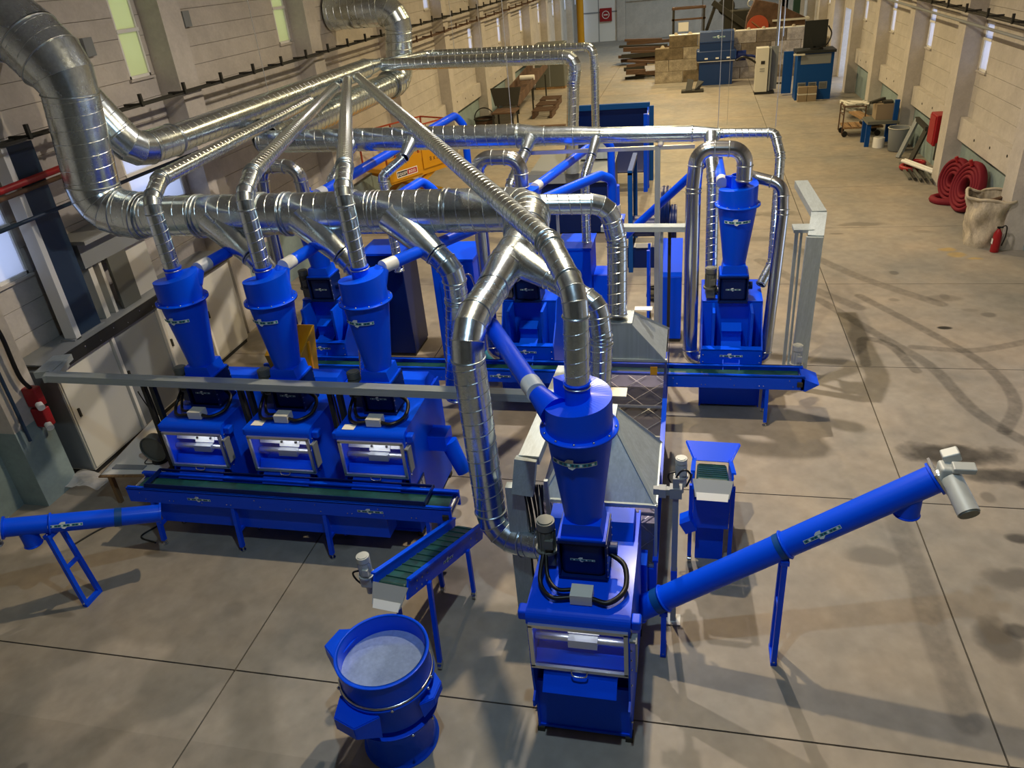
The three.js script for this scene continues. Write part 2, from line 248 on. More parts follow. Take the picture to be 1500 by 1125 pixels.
// high-bay lamps along the middle of the roof
LAMPS.forEach(([x, z, c, cd], i) => {
  const o = thing('high_bay_lamp', ['cool white', 'warm white', 'pale white', 'golden', 'golden', 'golden', 'golden', 'golden', 'cool white'][i] + ' round high bay lamp hanging under the roof, number ' + ['one', 'two', 'three', 'four', 'five', 'six', 'seven', 'eight', 'nine'][i] + ' from the near end', 'lamp', [x, LAMP_Y, z], 'roof lamps');
  part('reflector', lathe([[0.3, -0.02], [0.27, 0.1], [0.12, 0.24], [0.09, 0.36]], 24), M.alu, o);
  part('hanger', rod([0, 0.34, 0], [0, YC - LAMP_Y, 0], 0.012), M.iron, o);
  part('lens', new THREE.CylinderGeometry(0.27, 0.27, 0.02, 24).translate(0, 0.02, 0), std({ color: '#ffffff', emissive: lin(...c), emissiveIntensity: 6 }), o);
  const s = new THREE.SpotLight(lin(...c), cd, 0, 1.5, 0.85, 2); s.position.set(x, LAMP_Y - 0.04, z); s.target.position.set(x, 0, z); s.castShadow = true; s.shadow.radius = 5; s.shadow.camera.near = 0.1; s.shadow.camera.far = 40;
  scene.add(s, s.target); s.name = 'lamp_light_' + i; s.target.name = 'lamp_target_' + i;
});

// ---------------------------------------------------------------- ducts
// pts: corner points; r: radius or one radius per straight; spiral seams, gored elbows, collars
function ringStrip(c0, t0, r0, c1, t1, r1, seg) {
  const axis = c1.clone().sub(c0).normalize(); let u = Math.abs(axis.y) < 0.9 ? V(0, 1, 0) : V(1, 0, 0); u.sub(axis.clone().multiplyScalar(u.dot(axis))).normalize(); const v = axis.clone().cross(u);
  const pos = [], nor = [], uv = [], L = c1.distanceTo(c0);
  const P = (c, t, r, a) => { const d = u.clone().multiplyScalar(Math.cos(a)).addScaledVector(v, Math.sin(a)).multiplyScalar(r); const p = c.clone().add(d); const k = t.dot(axis); p.addScaledVector(axis, -t.dot(d) / (Math.abs(k) < 0.2 ? 1 : k)); return p; };
  for (let i = 0; i < seg; i++) {
    const a = i / seg * 6.283185, b = (i + 1) / seg * 6.283185, q = [[c0, t0, r0, a, 0], [c0, t0, r0, b, 0], [c1, t1, r1, b, 1], [c1, t1, r1, a, 1]].map((z) => ({ p: P(...z), a: z[3], e: z[4] }));
    for (const k of [0, 1, 2, 0, 2, 3]) { const w = q[k]; pos.push(w.p.x, w.p.y, w.p.z); const n = u.clone().multiplyScalar(Math.cos(w.a)).addScaledVector(v, Math.sin(w.a)); nor.push(n.x, n.y, n.z); uv.push(w.a * Math.max(r0, r1), w.e * L); }
  }
  const g = new THREE.BufferGeometry(); g.setAttribute('position', new THREE.Float32BufferAttribute(pos, 3)); g.setAttribute('normal', new THREE.Float32BufferAttribute(nor, 3)); g.setAttribute('uv', new THREE.Float32BufferAttribute(uv, 2)); return g;
}
function helix(a, b, r, pitch, t) {
  const d = b.clone().sub(a), L = d.length(), axis = d.clone().normalize(); let u = Math.abs(axis.y) < 0.9 ? V(0, 1, 0) : V(1, 0, 0); u.sub(axis.clone().multiplyScalar(u.dot(axis))).normalize(); const v = axis.clone().cross(u);
  const turns = L / pitch, n = Math.max(8, Math.round(turns * 20)), pos = [], w = t * 1.6;
  const P = (i, dr, dl) => { const f = i / n, an = f * turns * 6.283185; return a.clone().addScaledVector(axis, f * L + dl).addScaledVector(u, Math.cos(an) * (r + dr)).addScaledVector(v, Math.sin(an) * (r + dr)); };
  for (let i = 0; i < n; i++) { const A = [P(i, -0.001, -w), P(i, t, 0), P(i, -0.001, w)], B = [P(i + 1, -0.001, -w), P(i + 1, t, 0), P(i + 1, -0.001, w)]; for (let k = 0; k < 2; k++) for (const q of [A[k], A[k + 1], B[k + 1], A[k], B[k + 1], B[k]]) pos.push(q.x, q.y, q.z); }
  const g = new THREE.BufferGeometry(); g.setAttribute('position', new THREE.Float32BufferAttribute(pos, 3)); g.setAttribute('uv', new THREE.Float32BufferAttribute(new Float32Array(pos.length / 3 * 2), 2)); g.computeVertexNormals(); return g;
}
function duct(name, label, category, pts, r, o = {}) {
  const g0 = thing(name, label, category, [0, 0, 0], o.group); const base = V(...pts[0]); g0.position.copy(base);
  const P = pts.map((p) => V(...p).sub(base)), rad = (i) => Array.isArray(r) ? r[Math.min(i, r.length - 1)] : r, mat = o.mat ?? M.zinc, seg = o.seg ?? 28, n = P.length;
  let start = P[0].clone();
  const straight = (a, b, rr, r2) => {
    if (a.distanceTo(b) < 0.02) return;
    const ax = b.clone().sub(a).normalize(), s = part(o.section ?? 'duct_section', ringStrip(a, ax, rr, b, ax, r2 ?? rr, seg), mat, g0);
    if (o.spiral !== false && r2 === undefined && a.distanceTo(b) > 0.25) part('seam', helix(a.clone().addScaledVector(ax, 0.05), b.clone().addScaledVector(ax, -0.05), rr, o.pitch ?? Math.max(0.09, rr * 0.95), o.rib ?? 0.004), M.seam, s);
    if (o.collars !== false) { part('collar', ring(a.clone().addScaledVector(ax, 0.02), ax, rr + 0.003, 0.009, seg), M.seam, g0); part('collar', ring(b.clone().addScaledVector(ax, -0.02), ax, (r2 ?? rr) + 0.003, 0.009, seg), M.seam, g0); }
  };
  for (let i = 1; i < n - 1; i++) {
    const d0 = P[i].clone().sub(P[i - 1]).normalize(), d1 = P[i + 1].clone().sub(P[i]).normalize(), ang = d0.angleTo(d1), rr = rad(i - 1), r1 = rad(i);
    const R = (o.bend ?? 1.5) * Math.max(rr, r1) , cut = Math.min(R * Math.tan(ang / 2), 0.48 * P[i].distanceTo(P[i - 1]), 0.48 * P[i].distanceTo(P[i + 1]));
    const a = P[i].clone().addScaledVector(d0, -cut), b = P[i].clone().addScaledVector(d1, cut);
    straight(start, a, rr);
    const Re = cut / Math.tan(ang / 2), nrm = d1.clone().sub(d0.clone().multiplyScalar(d0.dot(d1))).normalize(), cen = a.clone().addScaledVector(nrm, Re), k = o.smooth ? Math.max(6, Math.round(ang / 0.16)) : Math.max(2, Math.round(ang / 0.42)), gs = [], rs = [];
    let pc = null, pt = null, pr = rr;
    for (let j = 0; j <= k; j++) {
      const th = ang * j / k, c = cen.clone().addScaledVector(nrm, -Re * Math.cos(th)).addScaledVector(d0, Re * Math.sin(th)), t = d0.clone().multiplyScalar(Math.cos(th)).addScaledVector(nrm, Math.sin(th)).normalize(), cr = rr + (r1 - rr) * j / k;
      if (pc) gs.push(ringStrip(pc, pt, pr, c, t, cr, seg)); if (!o.smooth && j > 0 && j < k) rs.push(ring(c, t, cr + 0.001, 0.005, seg)); pc = c; pt = t; pr = cr;
    }
    const el = part('elbow', gs, o.elbowMat ?? mat, g0); if (rs.length) part('elbow_seam', rs, M.seam, el);
    start = b;
  }
  straight(start, P[n - 1], rad(n - 2), o.endR);
  return g0;
}
// cone from a duct to a branch, with a pair of pleats
function takeoff(g, a, b, r0, r1, mat = M.zinc) { const ax = V(...b).sub(V(...a)).normalize(), base = g.position; return part('branch_cone', [ringStrip(V(...a).sub(base), ax, r0, V(...b).sub(base), ax, r1, 24), ring(V(...b).sub(base).addScaledVector(ax, -0.01), ax, r1 + 0.003, 0.009, 24)], mat, g); }
// ---------------------------------------------------------------- the duct network
// main extraction duct above the three mills: riser and elbow at the left wall, then level to the right
{
  const d = duct('extraction_duct', 'large galvanised main duct from the upper left corner along above the three mills', 'duct', [[-9.66, 6.45, -9.0], [-8.3, 6.35, -8.95], [-7.78, 5.75, -8.9], [-8.0, 4.02, -8.9], [-7.3, 3.9, -8.9], [-1.9, 3.87, -8.9], [-1.78, 3.84, -8.0], [-1.92, 3.66, -7.45]], [0.43, 0.42, 0.34, 0.32, 0.27, 0.25, 0.2], { bend: 1.1, pitch: 0.17, rib: 0.005, seg: 36, group: 'galvanised ducts' });
  for (const [x, r] of [[-5.85, .28], [-4.55, .275], [-3.3, .26]]) {
    takeoff(d, [x - 0.35, 3.86, -8.84], [x + 0.22, 3.42, -8.62], 0.25, 0.155);
    for (const k of [-0.62, -0.56, 0.32, 0.38]) part('reinforcing_collar', ring(V(x + k, 3.885, -8.9).sub(d.position), V(1, 0, 0), r + 0.003, 0.012, 36), M.seam, d);
  }
  part('branch_cone', [ringStrip(V(-1.9, 3.7, -7.55).sub(d.position), V(0, 0, 1), 0.2, V(-1.97, 3.6, -7.05).sub(d.position), V(0, -0.2, 1).normalize(), 0.165, 24), ringStrip(V(-1.82, 3.72, -7.6).sub(d.position), V(1, -.3, .3).normalize(), 0.19, V(-1.45, 3.58, -7.4).sub(d.position), V(1, -.3, .3).normalize(), 0.12, 24)], M.zinc, d);
}
// the three drops from the main duct to the mills
const DROP = [['left mill', -5.63, -6.05], ['middle mill', -4.33, -4.62], ['right mill', -3.08, -3.26]];
for (const [n, x, xb] of DROP) duct('branch_duct', 'spiral duct dropping from the main duct down behind the ' + n, 'duct', [[x, 3.42, -8.62], [x + 0.22, 3.22, -8.55], [x + 0.2, 2.8, -8.6], [x - 0.02, 1.3, -8.68]], 0.15, { group: 'galvanised ducts', pitch: 0.13 });
// forward leg of the main duct: the fat drop beside the front mill and the drop to the screen hood
duct('branch_duct', 'fat spiral duct dropping left of the front cyclone with an elbow into the front mill', 'duct', [[-1.96, 3.6, -7.1], [-2.06, 3.5, -6.25], [-2.0, 1.02, -6.2], [-1.28, 1.1, -6.02]], 0.165, { group: 'galvanised ducts', pitch: 0.15, rib: 0.005, bend: 1.9 });
duct('branch_duct', 'thin spiral duct running right from the forked duct and dropping onto the front screen hood', 'duct', [[-1.45, 3.58, -7.4], [-0.9, 3.38, -7.15], [-0.86, 3.0, -7.1], [-0.9, 2.2, -7.05]], 0.115, { group: 'galvanised ducts', pitch: 0.12 });
duct('branch_duct', 'spiral duct from the main duct end down to the rear screen hood', 'duct', [[-1.9, 3.9, -9.0], [-0.98, 3.84, -9.15], [-0.88, 3.35, -9.2], [-0.88, 2.42, -9.0]], 0.125, { group: 'galvanised ducts', pitch: 0.13, bend: 2 });
// collector along the left wall
{
  const d = duct('collector_duct', 'long galvanised collector duct running back along the left wall below the rails', 'duct', [[-9.66, 6.25, -9.9], [-8.75, 6.05, -9.8], [-8.55, 5.6, -9.75], [-7.95, 4.57, -9.9], [-7.9, 4.55, -10.8], [-7.9, 4.55, -18.9]], [0.3, 0.3, 0.27, 0.24, 0.215], { bend: 1.2, pitch: 0.19, rib: 0.004, seg: 32, group: 'galvanised ducts' });
  takeoff(d, [-7.9, 4.55, -18.9], [-7.95, 4.52, -20.0], 0.21, 0.13);
}
duct('transport_pipe', 'nearer of two spiral pipes crossing from the collector to the far hood', 'pipe', [[-7.85, 4.5, -19.9], [-2.68, 4.47, -19.0], [-2.78, 3.9, -19.0], [-2.95, 2.1, -19.4]], 0.15, { group: 'galvanised ducts', pitch: 0.19, bend: 1.6 });
duct('transport_pipe', 'farther of two spiral pipes crossing from the collector to the far hood', 'pipe', [[-7.95, 4.52, -20.2], [-7.2, 4.5, -21.8], [-2.5, 4.5, -20.7], [-2.47, 4.0, -20.7], [-2.5, 2.35, -20.8]], 0.105, { group: 'galvanised ducts', pitch: 0.15, bend: 1.8 });
// rear riser through the left wall and the rear main duct
duct('extraction_duct', 'large galvanised duct coming through the left wall and running forward to the rear main duct', 'duct', [[-9.66, 5.75, -21.2], [-8.0, 5.72, -21.3], [-7.75, 5.4, -21.3], [-7.95, 3.95, -21.3], [-8.0, 3.92, -20.5], [-7.95, 3.95, -13.6]], [0.42, 0.36, 0.36, 0.36, 0.3], { bend: 1.2, pitch: 0.2, rib: 0.007, group: 'galvanised ducts' });
{
  const d = duct('extraction_duct', 'rear galvanised main duct running level across behind the rear cyclones', 'duct', [[-7.9, 3.98, -13.3], [-2.9, 3.9, -13.15]], 0.2, { pitch: 0.19, group: 'galvanised ducts', seg: 32 });
  const r = (a, b, r0, r1) => part('duct_reducer', [ringStrip(V(...a).sub(d.position), V(1, 0, 0), r0, V(...b).sub(d.position), V(1, 0, 0), r1, 28), ring(V(...a).sub(d.position), V(1, 0, 0), r0 + 0.004, 0.012), ring(V(...b).sub(d.position), V(1, 0, 0), r1 + 0.004, 0.01)], M.zinc, d);
  const s = (a, b, rr) => part('duct_section', ringStrip(V(...a).sub(d.position), V(1, 0, 0), rr, V(...b).sub(d.position), V(1, 0, 0), rr, 28), M.zinc, d);
  r([-2.9, 3.9, -13.15], [-2.45, 3.88, -13.14], 0.2, 0.155); s([-2.45, 3.88, -13.14], [-1.95, 3.87, -13.12], 0.155); r([-1.95, 3.87, -13.12], [-1.5, 3.86, -13.1], 0.155, 0.13); s([-1.5, 3.86, -13.1], [0.0, 3.83, -13.05], 0.13); r([0, 3.83, -13.05], [0.42, 3.82, -13.03], 0.13, 0.085);
  takeoff(d, [-2.7, 3.88, -13.1], [-2.72, 3.72, -12.7], 0.14, 0.09); takeoff(d, [-1.55, 3.86, -13.08], [-1.62, 3.6, -12.8], 0.1, 0.075); takeoff(d, [0.3, 3.8, -13.0], [0.3, 3.6, -12.7], 0.12, 0.095); takeoff(d, [-6.0, 3.9, -13.1], [-6.05, 3.7, -12.75], 0.14, 0.085); takeoff(d, [-4.85, 3.9, -13.1], [-4.9, 3.7, -12.75], 0.14, 0.085);
}
duct('branch_duct', 'thin spiral duct bending down from the right end of the rear main duct', 'duct', [[0.42, 3.82, -13.03], [1.27, 3.82, -12.9], [1.36, 3.5, -12.7], [1.3, 2.0, -12.0], [1.12, 1.72, -11.75]], 0.075, { group: 'galvanised ducts', pitch: 0.1 });
duct('branch_duct', 'spiral duct dropping from the rear main duct behind the right rear cyclone', 'duct', [[0.3, 3.6, -12.7], [0.34, 3.3, -12.2], [0.36, 1.55, -11.6]], 0.095, { group: 'galvanised ducts', pitch: 0.11 });
duct('branch_duct', 'spiral duct dropping from the rear main duct behind the middle rear cyclone', 'duct', [[-2.72, 3.72, -12.7], [-2.9, 3.3, -12.2], [-2.9, 1.5, -11.7]], 0.095, { group: 'galvanised ducts', pitch: 0.11 });
duct('branch_duct', 'short offset spiral duct dropping in front of the grey press cover', 'duct', [[-1.62, 3.6, -12.8], [-1.72, 3.3, -12.6], [-1.72, 2.2, -12.5]], 0.075, { group: 'galvanised ducts', pitch: 0.1, bend: 2 });
duct('branch_duct', 'offset spiral duct dropping from the rear main duct between the second and third mill', 'duct', [[-6.05, 3.7, -12.75], [-6.2, 3.4, -12.4], [-6.15, 2.0, -12.2]], 0.085, { group: 'galvanised ducts', pitch: 0.1 });
duct('branch_duct', 'offset spiral duct dropping from the rear main duct in front of the yellow lift', 'duct', [[-4.9, 3.7, -12.75], [-5.25, 3.45, -12.5], [-5.1, 1.8, -12.2]], 0.085, { group: 'galvanised ducts', pitch: 0.1 });
// outlet pipes of the front row cyclones to the end of the collector
duct('transport_pipe', 'spiral outlet pipe of the left cyclone rising and running back to the collector', 'pipe', [[-6.28, 3.5, -7.84], [-6.3, 4.38, -7.86], [-6.5, 4.52, -8.4], [-7.25, 4.5, -14.3]], 0.1, { group: 'cyclone outlet pipes', pitch: 0.12, rib: 0.0028, bend: 1.6 });
duct('transport_pipe', 'spiral outlet pipe of the middle cyclone rising and running back to the collector', 'pipe', [[-5.03, 3.5, -7.84], [-5.05, 4.4, -7.86], [-5.2, 4.55, -8.4], [-7.45, 4.52, -16.0]], 0.1, { group: 'cyclone outlet pipes', pitch: 0.12, rib: 0.0028, bend: 1.6 });
duct('transport_pipe', 'spiral outlet pipe of the right cyclone of the row running back to the collector', 'pipe', [[-3.77, 3.5, -7.84], [-3.8, 4.42, -7.86], [-3.98, 4.58, -8.4], [-7.6, 4.52, -17.0]], 0.1, { group: 'cyclone outlet pipes', pitch: 0.12, rib: 0.0028, bend: 1.6 });
duct('transport_pipe', 'long spiral outlet pipe of the front cyclone running diagonally back over everything to the collector', 'pipe', [[-0.84, 3.5, -5.22], [-0.82, 4.3, -5.24], [-1.1, 4.5, -5.8], [-7.55, 4.52, -17.5]], 0.1, { group: 'cyclone outlet pipes', pitch: 0.12, rib: 0.0028, bend: 2.2 });
// smooth steel loops over the rear cyclones
for (const [n, x] of [['left', -6.2], ['middle', -2.55], ['right', 0.7]]) {
  duct('steel_pipe', 'smooth steel pipe loop over the ' + n + ' rear cyclone, down into the side of its mill', 'pipe', [[x + 0.04, 3.5, -11.3], [x + 0.04, 3.95, -11.3], [x - 0.62, 3.98, -11.3], [x - 0.66, 3.4, -11.25], [x - 0.64, 0.75, -11.1], [x - 0.4, 0.7, -11.1]], 0.11, { mat: M.steel, spiral: false, smooth: true, bend: 2.0, group: 'steel pipe loops', section: 'pipe_section' });
}
duct('steel_pipe', 'smooth steel pipe arching from behind the right rear cyclone down its right side', 'pipe', [[0.72, 3.5, -11.7], [1.3, 3.38, -11.5], [1.32, 3.0, -11.4], [1.2, 0.82, -11.0], [1.05, 0.78, -11.0]], 0.085, { mat: M.steel, spiral: false, smooth: true, bend: 2.4, section: 'pipe_section' });
// blue pneumatic pipes
const BP = { mat: M.blue, spiral: false, smooth: true, bend: 2.2, collars: false, section: 'pipe_section', group: 'blue pneumatic pipes' };
function bluePipe(label, pts, r = 0.075) { const g = duct('pneumatic_pipe', label, 'pipe', pts, r, BP); const a = V(...pts[0]), d = V(...pts[1]).sub(a).normalize(); part('clear_sleeve', [rod(a.clone().sub(g.position), a.clone().addScaledVector(d, 0.2).sub(g.position), r + 0.006)], M.film, g, 'pale plastic sleeve'); return g; }
bluePipe('blue pipe rising right from the middle cyclone of the row', [[-4.85, 3.5, -8.0], [-4.32, 3.5, -11.9], [-4.15, 3.3, -12.0], [-4.15, 2.6, -12.0]]);
bluePipe('blue pipe rising right from the right cyclone of the row to the tall blue riser', [[-3.55, 3.48, -8.0], [-1.42, 3.42, -12.2], [-1.25, 3.3, -12.4], [-1.25, 2.7, -12.4]]);
bluePipe('bright blue pipe rising left from the front cyclone inlet', [[-1.2, 3.36, -5.35], [-1.95, 3.3, -6.8]], 0.085);
bluePipe('blue pipe rising from the left rear cyclone to a far elbow beside the lift', [[-6.0, 3.45, -11.45], [-5.35, 3.55, -17.6], [-5.2, 3.3, -17.7], [-5.2, 2.3, -17.7]], 0.085);
bluePipe('blue pipe rising from the middle rear cyclone behind the rear main duct', [[-2.35, 3.45, -11.45], [-1.7, 3.4, -15.2], [-1.55, 3.2, -15.3], [-1.55, 2.4, -15.3]]);
bluePipe('blue pipe rising behind the right rear cyclone towards the far blue bin', [[0.45, 3.4, -11.6], [0.42, 3.4, -13.6], [0.36, 3.3, -13.8], [-1.35, 1.55, -14.4]]);
// ---------------------------------------------------------------- logo plates: outlined bar with a leaf above and below
const logoCache = new Map();
function logoGeo(w, R = 0) {              // flat in x,y facing +z, or wrapped round a vertical cylinder of radius R
  const key = w + '|' + R; if (logoCache.has(key)) return logoCache.get(key);
  const pos = [], col = [], uv = [];
  const quad = (x0, x1, y0, y1, z, c, n = 1) => { for (let i = 0; i < n; i++) { const a = x0 + (x1 - x0) * i / n, b = x0 + (x1 - x0) * (i + 1) / n; for (const [x, y] of [[a, y0], [b, y0], [b, y1], [a, y0], [b, y1], [a, y1]]) { pos.push(x, y, z); col.push(...c); uv.push(0, 0); } } };
  const fan = (pts, z, c) => { for (let i = 1; i + 1 < pts.length; i++) for (const p of [pts[0], pts[i], pts[i + 1]]) { pos.push(p[0], p[1], z); col.push(...c); uv.push(0, 0); } };
  const h = w * 0.1, W = [0.72, 0.8, 0.82], Tl = [0.03, 0.28, 0.36], D = [0.01, 0.06, 0.12], cx = -0.08 * w;
  fan([[cx - 0.1 * w, 0.02 * w], [cx - 0.09 * w, 0.08 * w], [cx - 0.03 * w, 0.125 * w], [cx + 0.09 * w, 0.13 * w], [cx + 0.08 * w, 0.05 * w], [cx + 0.02 * w, 0]], 0.001, W);
  fan([[cx - 0.05 * w, 0], [cx + 0.12 * w, 0], [cx + 0.13 * w, -0.06 * w], [cx + 0.06 * w, -0.12 * w], [cx - 0.02 * w, -0.09 * w]], 0.001, W);
  quad(-w / 2, w / 2, -h / 2, h / 2, 0.002, W, 16); quad(-w / 2 + 0.012 * w, w / 2 - 0.012 * w, -h / 2 + 0.012 * w, h / 2 - 0.012 * w, 0.003, Tl, 16);
  for (let i = 0; i < 11; i++) { const x = -w * 0.45 + i * w * 0.083; quad(x, x + w * 0.055, -h * 0.28, h * 0.28, 0.004, i % 3 === 1 ? W : D); }
  const g = new THREE.BufferGeometry(); g.setAttribute('position', new THREE.Float32BufferAttribute(pos, 3)); g.setAttribute('uv', new THREE.Float32BufferAttribute(uv, 2)); g.setAttribute('color', new THREE.Float32BufferAttribute(col, 3));
  if (R) { const p = g.attributes.position; for (let i = 0; i < p.count; i++) { const a = p.getX(i) / R, q = R + p.getZ(i); p.setXYZ(i, Math.sin(a) * q, p.getY(i), Math.cos(a) * q); } }
  g.computeVertexNormals(); logoCache.set(key, g); return g;
}
function logo(parent, w, x, y, z, o = {}) { const m = part('logo', logoGeo(w, o.R), M.logo, parent, 'pale logo bar with a leaf'); m.position.set(x, y, z); m.rotation.set(o.rx ?? 0, o.ry ?? 0, o.rz ?? 0); return m; }
// ---------------------------------------------------------------- motors
function motorGeo(x, y, z, r, h, up = 1) { const g = []; const p = (a, b) => [x, y + up * a, z, x, y + up * b, z]; const cyl = (a, b, q) => { const [x0, y0, z0, x1, y1, z1] = p(a, b); return rod([x0, y0, z0], [x1, y1, z1], q, q, 18); };
  g.push(cyl(0, h * 0.08, r * 1.25), cyl(h * 0.08, h * 0.7, r * 0.92), cyl(h * 0.7, h * 0.74, r * 0.8), cyl(h * 0.74, h * 0.97, r), cyl(h * 0.97, h, r * 0.8));
  for (let i = 0; i < 12; i++) { const a = i / 12 * 6.283; g.push(bx(0.008, h * 0.6, r * 0.14, x + Math.sin(a) * r * 0.95, y + up * h * 0.39, z + Math.cos(a) * r * 0.95, 0, a)); }
  g.push(bx(r * 0.9, h * 0.28, r * 0.5, x + r * 0.4, y + up * h * 0.36, z + r * 0.9)); return g; }
// ---------------------------------------------------------------- cyclone with rotary valve; origin on the mill top under the axis
function cyclone(label, at0, inlet, o = {}) {
  const c = thing('cyclone_separator', label, 'cyclone', at0, 'blue cyclones'), bl = M.blue;
  const val = part('rotary_valve', [rb(0.4, 0.4, 0.36, 0.06, 0, 0.22, 0), bx(0.44, 0.03, 0.42, 0, 0.02, 0), bx(0.44, 0.025, 0.42, 0, 0.43, 0), bx(0.02, 0.4, 0.4, -0.21, 0.22, 0), bx(0.02, 0.4, 0.4, 0.21, 0.22, 0), rod([0.2, 0.22, 0], [0.29, 0.22, 0], 0.06)], M.navy, c);
  stuff(part('bolts', bolts([-1, 1].flatMap((s) => [0.05, 0.13, 0.21, 0.3, 0.39].flatMap((y) => [[s * 0.215, y, 0.19], [s * 0.215, y, -0.19]])), 0.012), M.steel, val));
  logo(val, 0.22, 0, 0.22, 0.182);
  part('gear_motor', [motorGeo(-0.34, 0.2, 0.05, 0.085, 0.34), rb(0.14, 0.16, 0.16, 0.02, -0.33, 0.12, 0.03), rod([-0.33, 0.12, 0.03], [-0.18, 0.16, 0], 0.04)], M.motorDark, c, 'grey gear motor');
  part('transition', [prism([[-0.19, 0.445], [0.19, 0.445], [0.165, 0.6], [-0.165, 0.6]], 0.34, 'z'), bx(0.42, 0.02, 0.4, 0, 0.455, 0)], bl, c);
  part('cone', lathe([[0.16, 0.56], [0.168, 0.6], [0.205, 0.9], [0.245, 1.2], [0.27, 1.4], [0.277, 1.5]], 48), bl, c);
  part('flange', lathe([[0.277, 1.49], [0.325, 1.49], [0.325, 1.515], [0.278, 1.515]], 48), bl, c);
  stuff(part('bolts', bolts(Array.from({ length: 12 }, (_, i) => [Math.sin(i * 0.5236) * 0.303, 1.52, Math.cos(i * 0.5236) * 0.303]), 0.012), M.steel, c));
  // drum with a roof that climbs in a spiral towards the inlet
  const a0 = inlet.angle, seg = 48, H = (a) => 1.7 + 0.17 * (((a - a0) / 6.2832 * (inlet.cw ?? 1) % 1 + 1) % 1), wall = [], roof = [], R = 0.277, ri = 0.1;
  for (let i = 0; i < seg; i++) {
    const a = a0 + i / seg * 6.2832 + 1e-4, b = a0 + (i + 1) / seg * 6.2832 - 1e-4, P = (r, q, y) => [Math.sin(q) * r, y, Math.cos(q) * r];
    for (const v of [P(R, a, 1.5), P(R, b, 1.5), P(R, b, H(b)), P(R, a, 1.5), P(R, b, H(b)), P(R, a, H(a))]) wall.push(...v);
    for (const v of [P(R, a, H(a)), P(R, b, H(b)), P(ri, b, H(b)), P(R, a, H(a)), P(ri, b, H(b)), P(ri, a, H(a))]) roof.push(...v);
  }
  const S = (q, y, r) => [Math.sin(q) * r, y, Math.cos(q) * r], end = [S(a0, 1.7, R), S(a0, 1.87, R), S(a0, 1.87, ri), S(a0, 1.7, R), S(a0, 1.87, ri), S(a0, 1.7, ri)].flat(); roof.push(...end);
  const mk = (p) => { const g = new THREE.BufferGeometry(); g.setAttribute('position', new THREE.Float32BufferAttribute(p, 3)); g.setAttribute('uv', new THREE.Float32BufferAttribute(new Float32Array(p.length / 3 * 2), 2)); g.computeVertexNormals(); return g; };
  const dw = mk(wall), dp = dw.attributes.position, dn = dw.attributes.normal; for (let i = 0; i < dp.count; i++) { const l = Math.hypot(dp.getX(i), dp.getZ(i)); dn.setXYZ(i, dp.getX(i) / l, 0, dp.getZ(i) / l); }
  part('drum', dw, bl, c); part('spiral_roof', mk(roof), bl, c);
  part('outlet_collar', [rod([0, 1.68, 0], [0, 1.93, 0], 0.104, 0.104, 28, true), ring(V(0, 1.925, 0), YA, 0.106, 0.007)], bl, c);
  const d = V(...inlet.to).sub(V(...at0)), q = V(...inlet.from ?? [0, 0, 0]);
  part('inlet_horn', [rod(q, d, 0.13, 0.082, 24)], bl, c);
  logo(c, 0.4, 0, 1.3, 0, { R: 0.272, ry: o.logoTurn ?? 0, rx: 0 });
  return c;
}
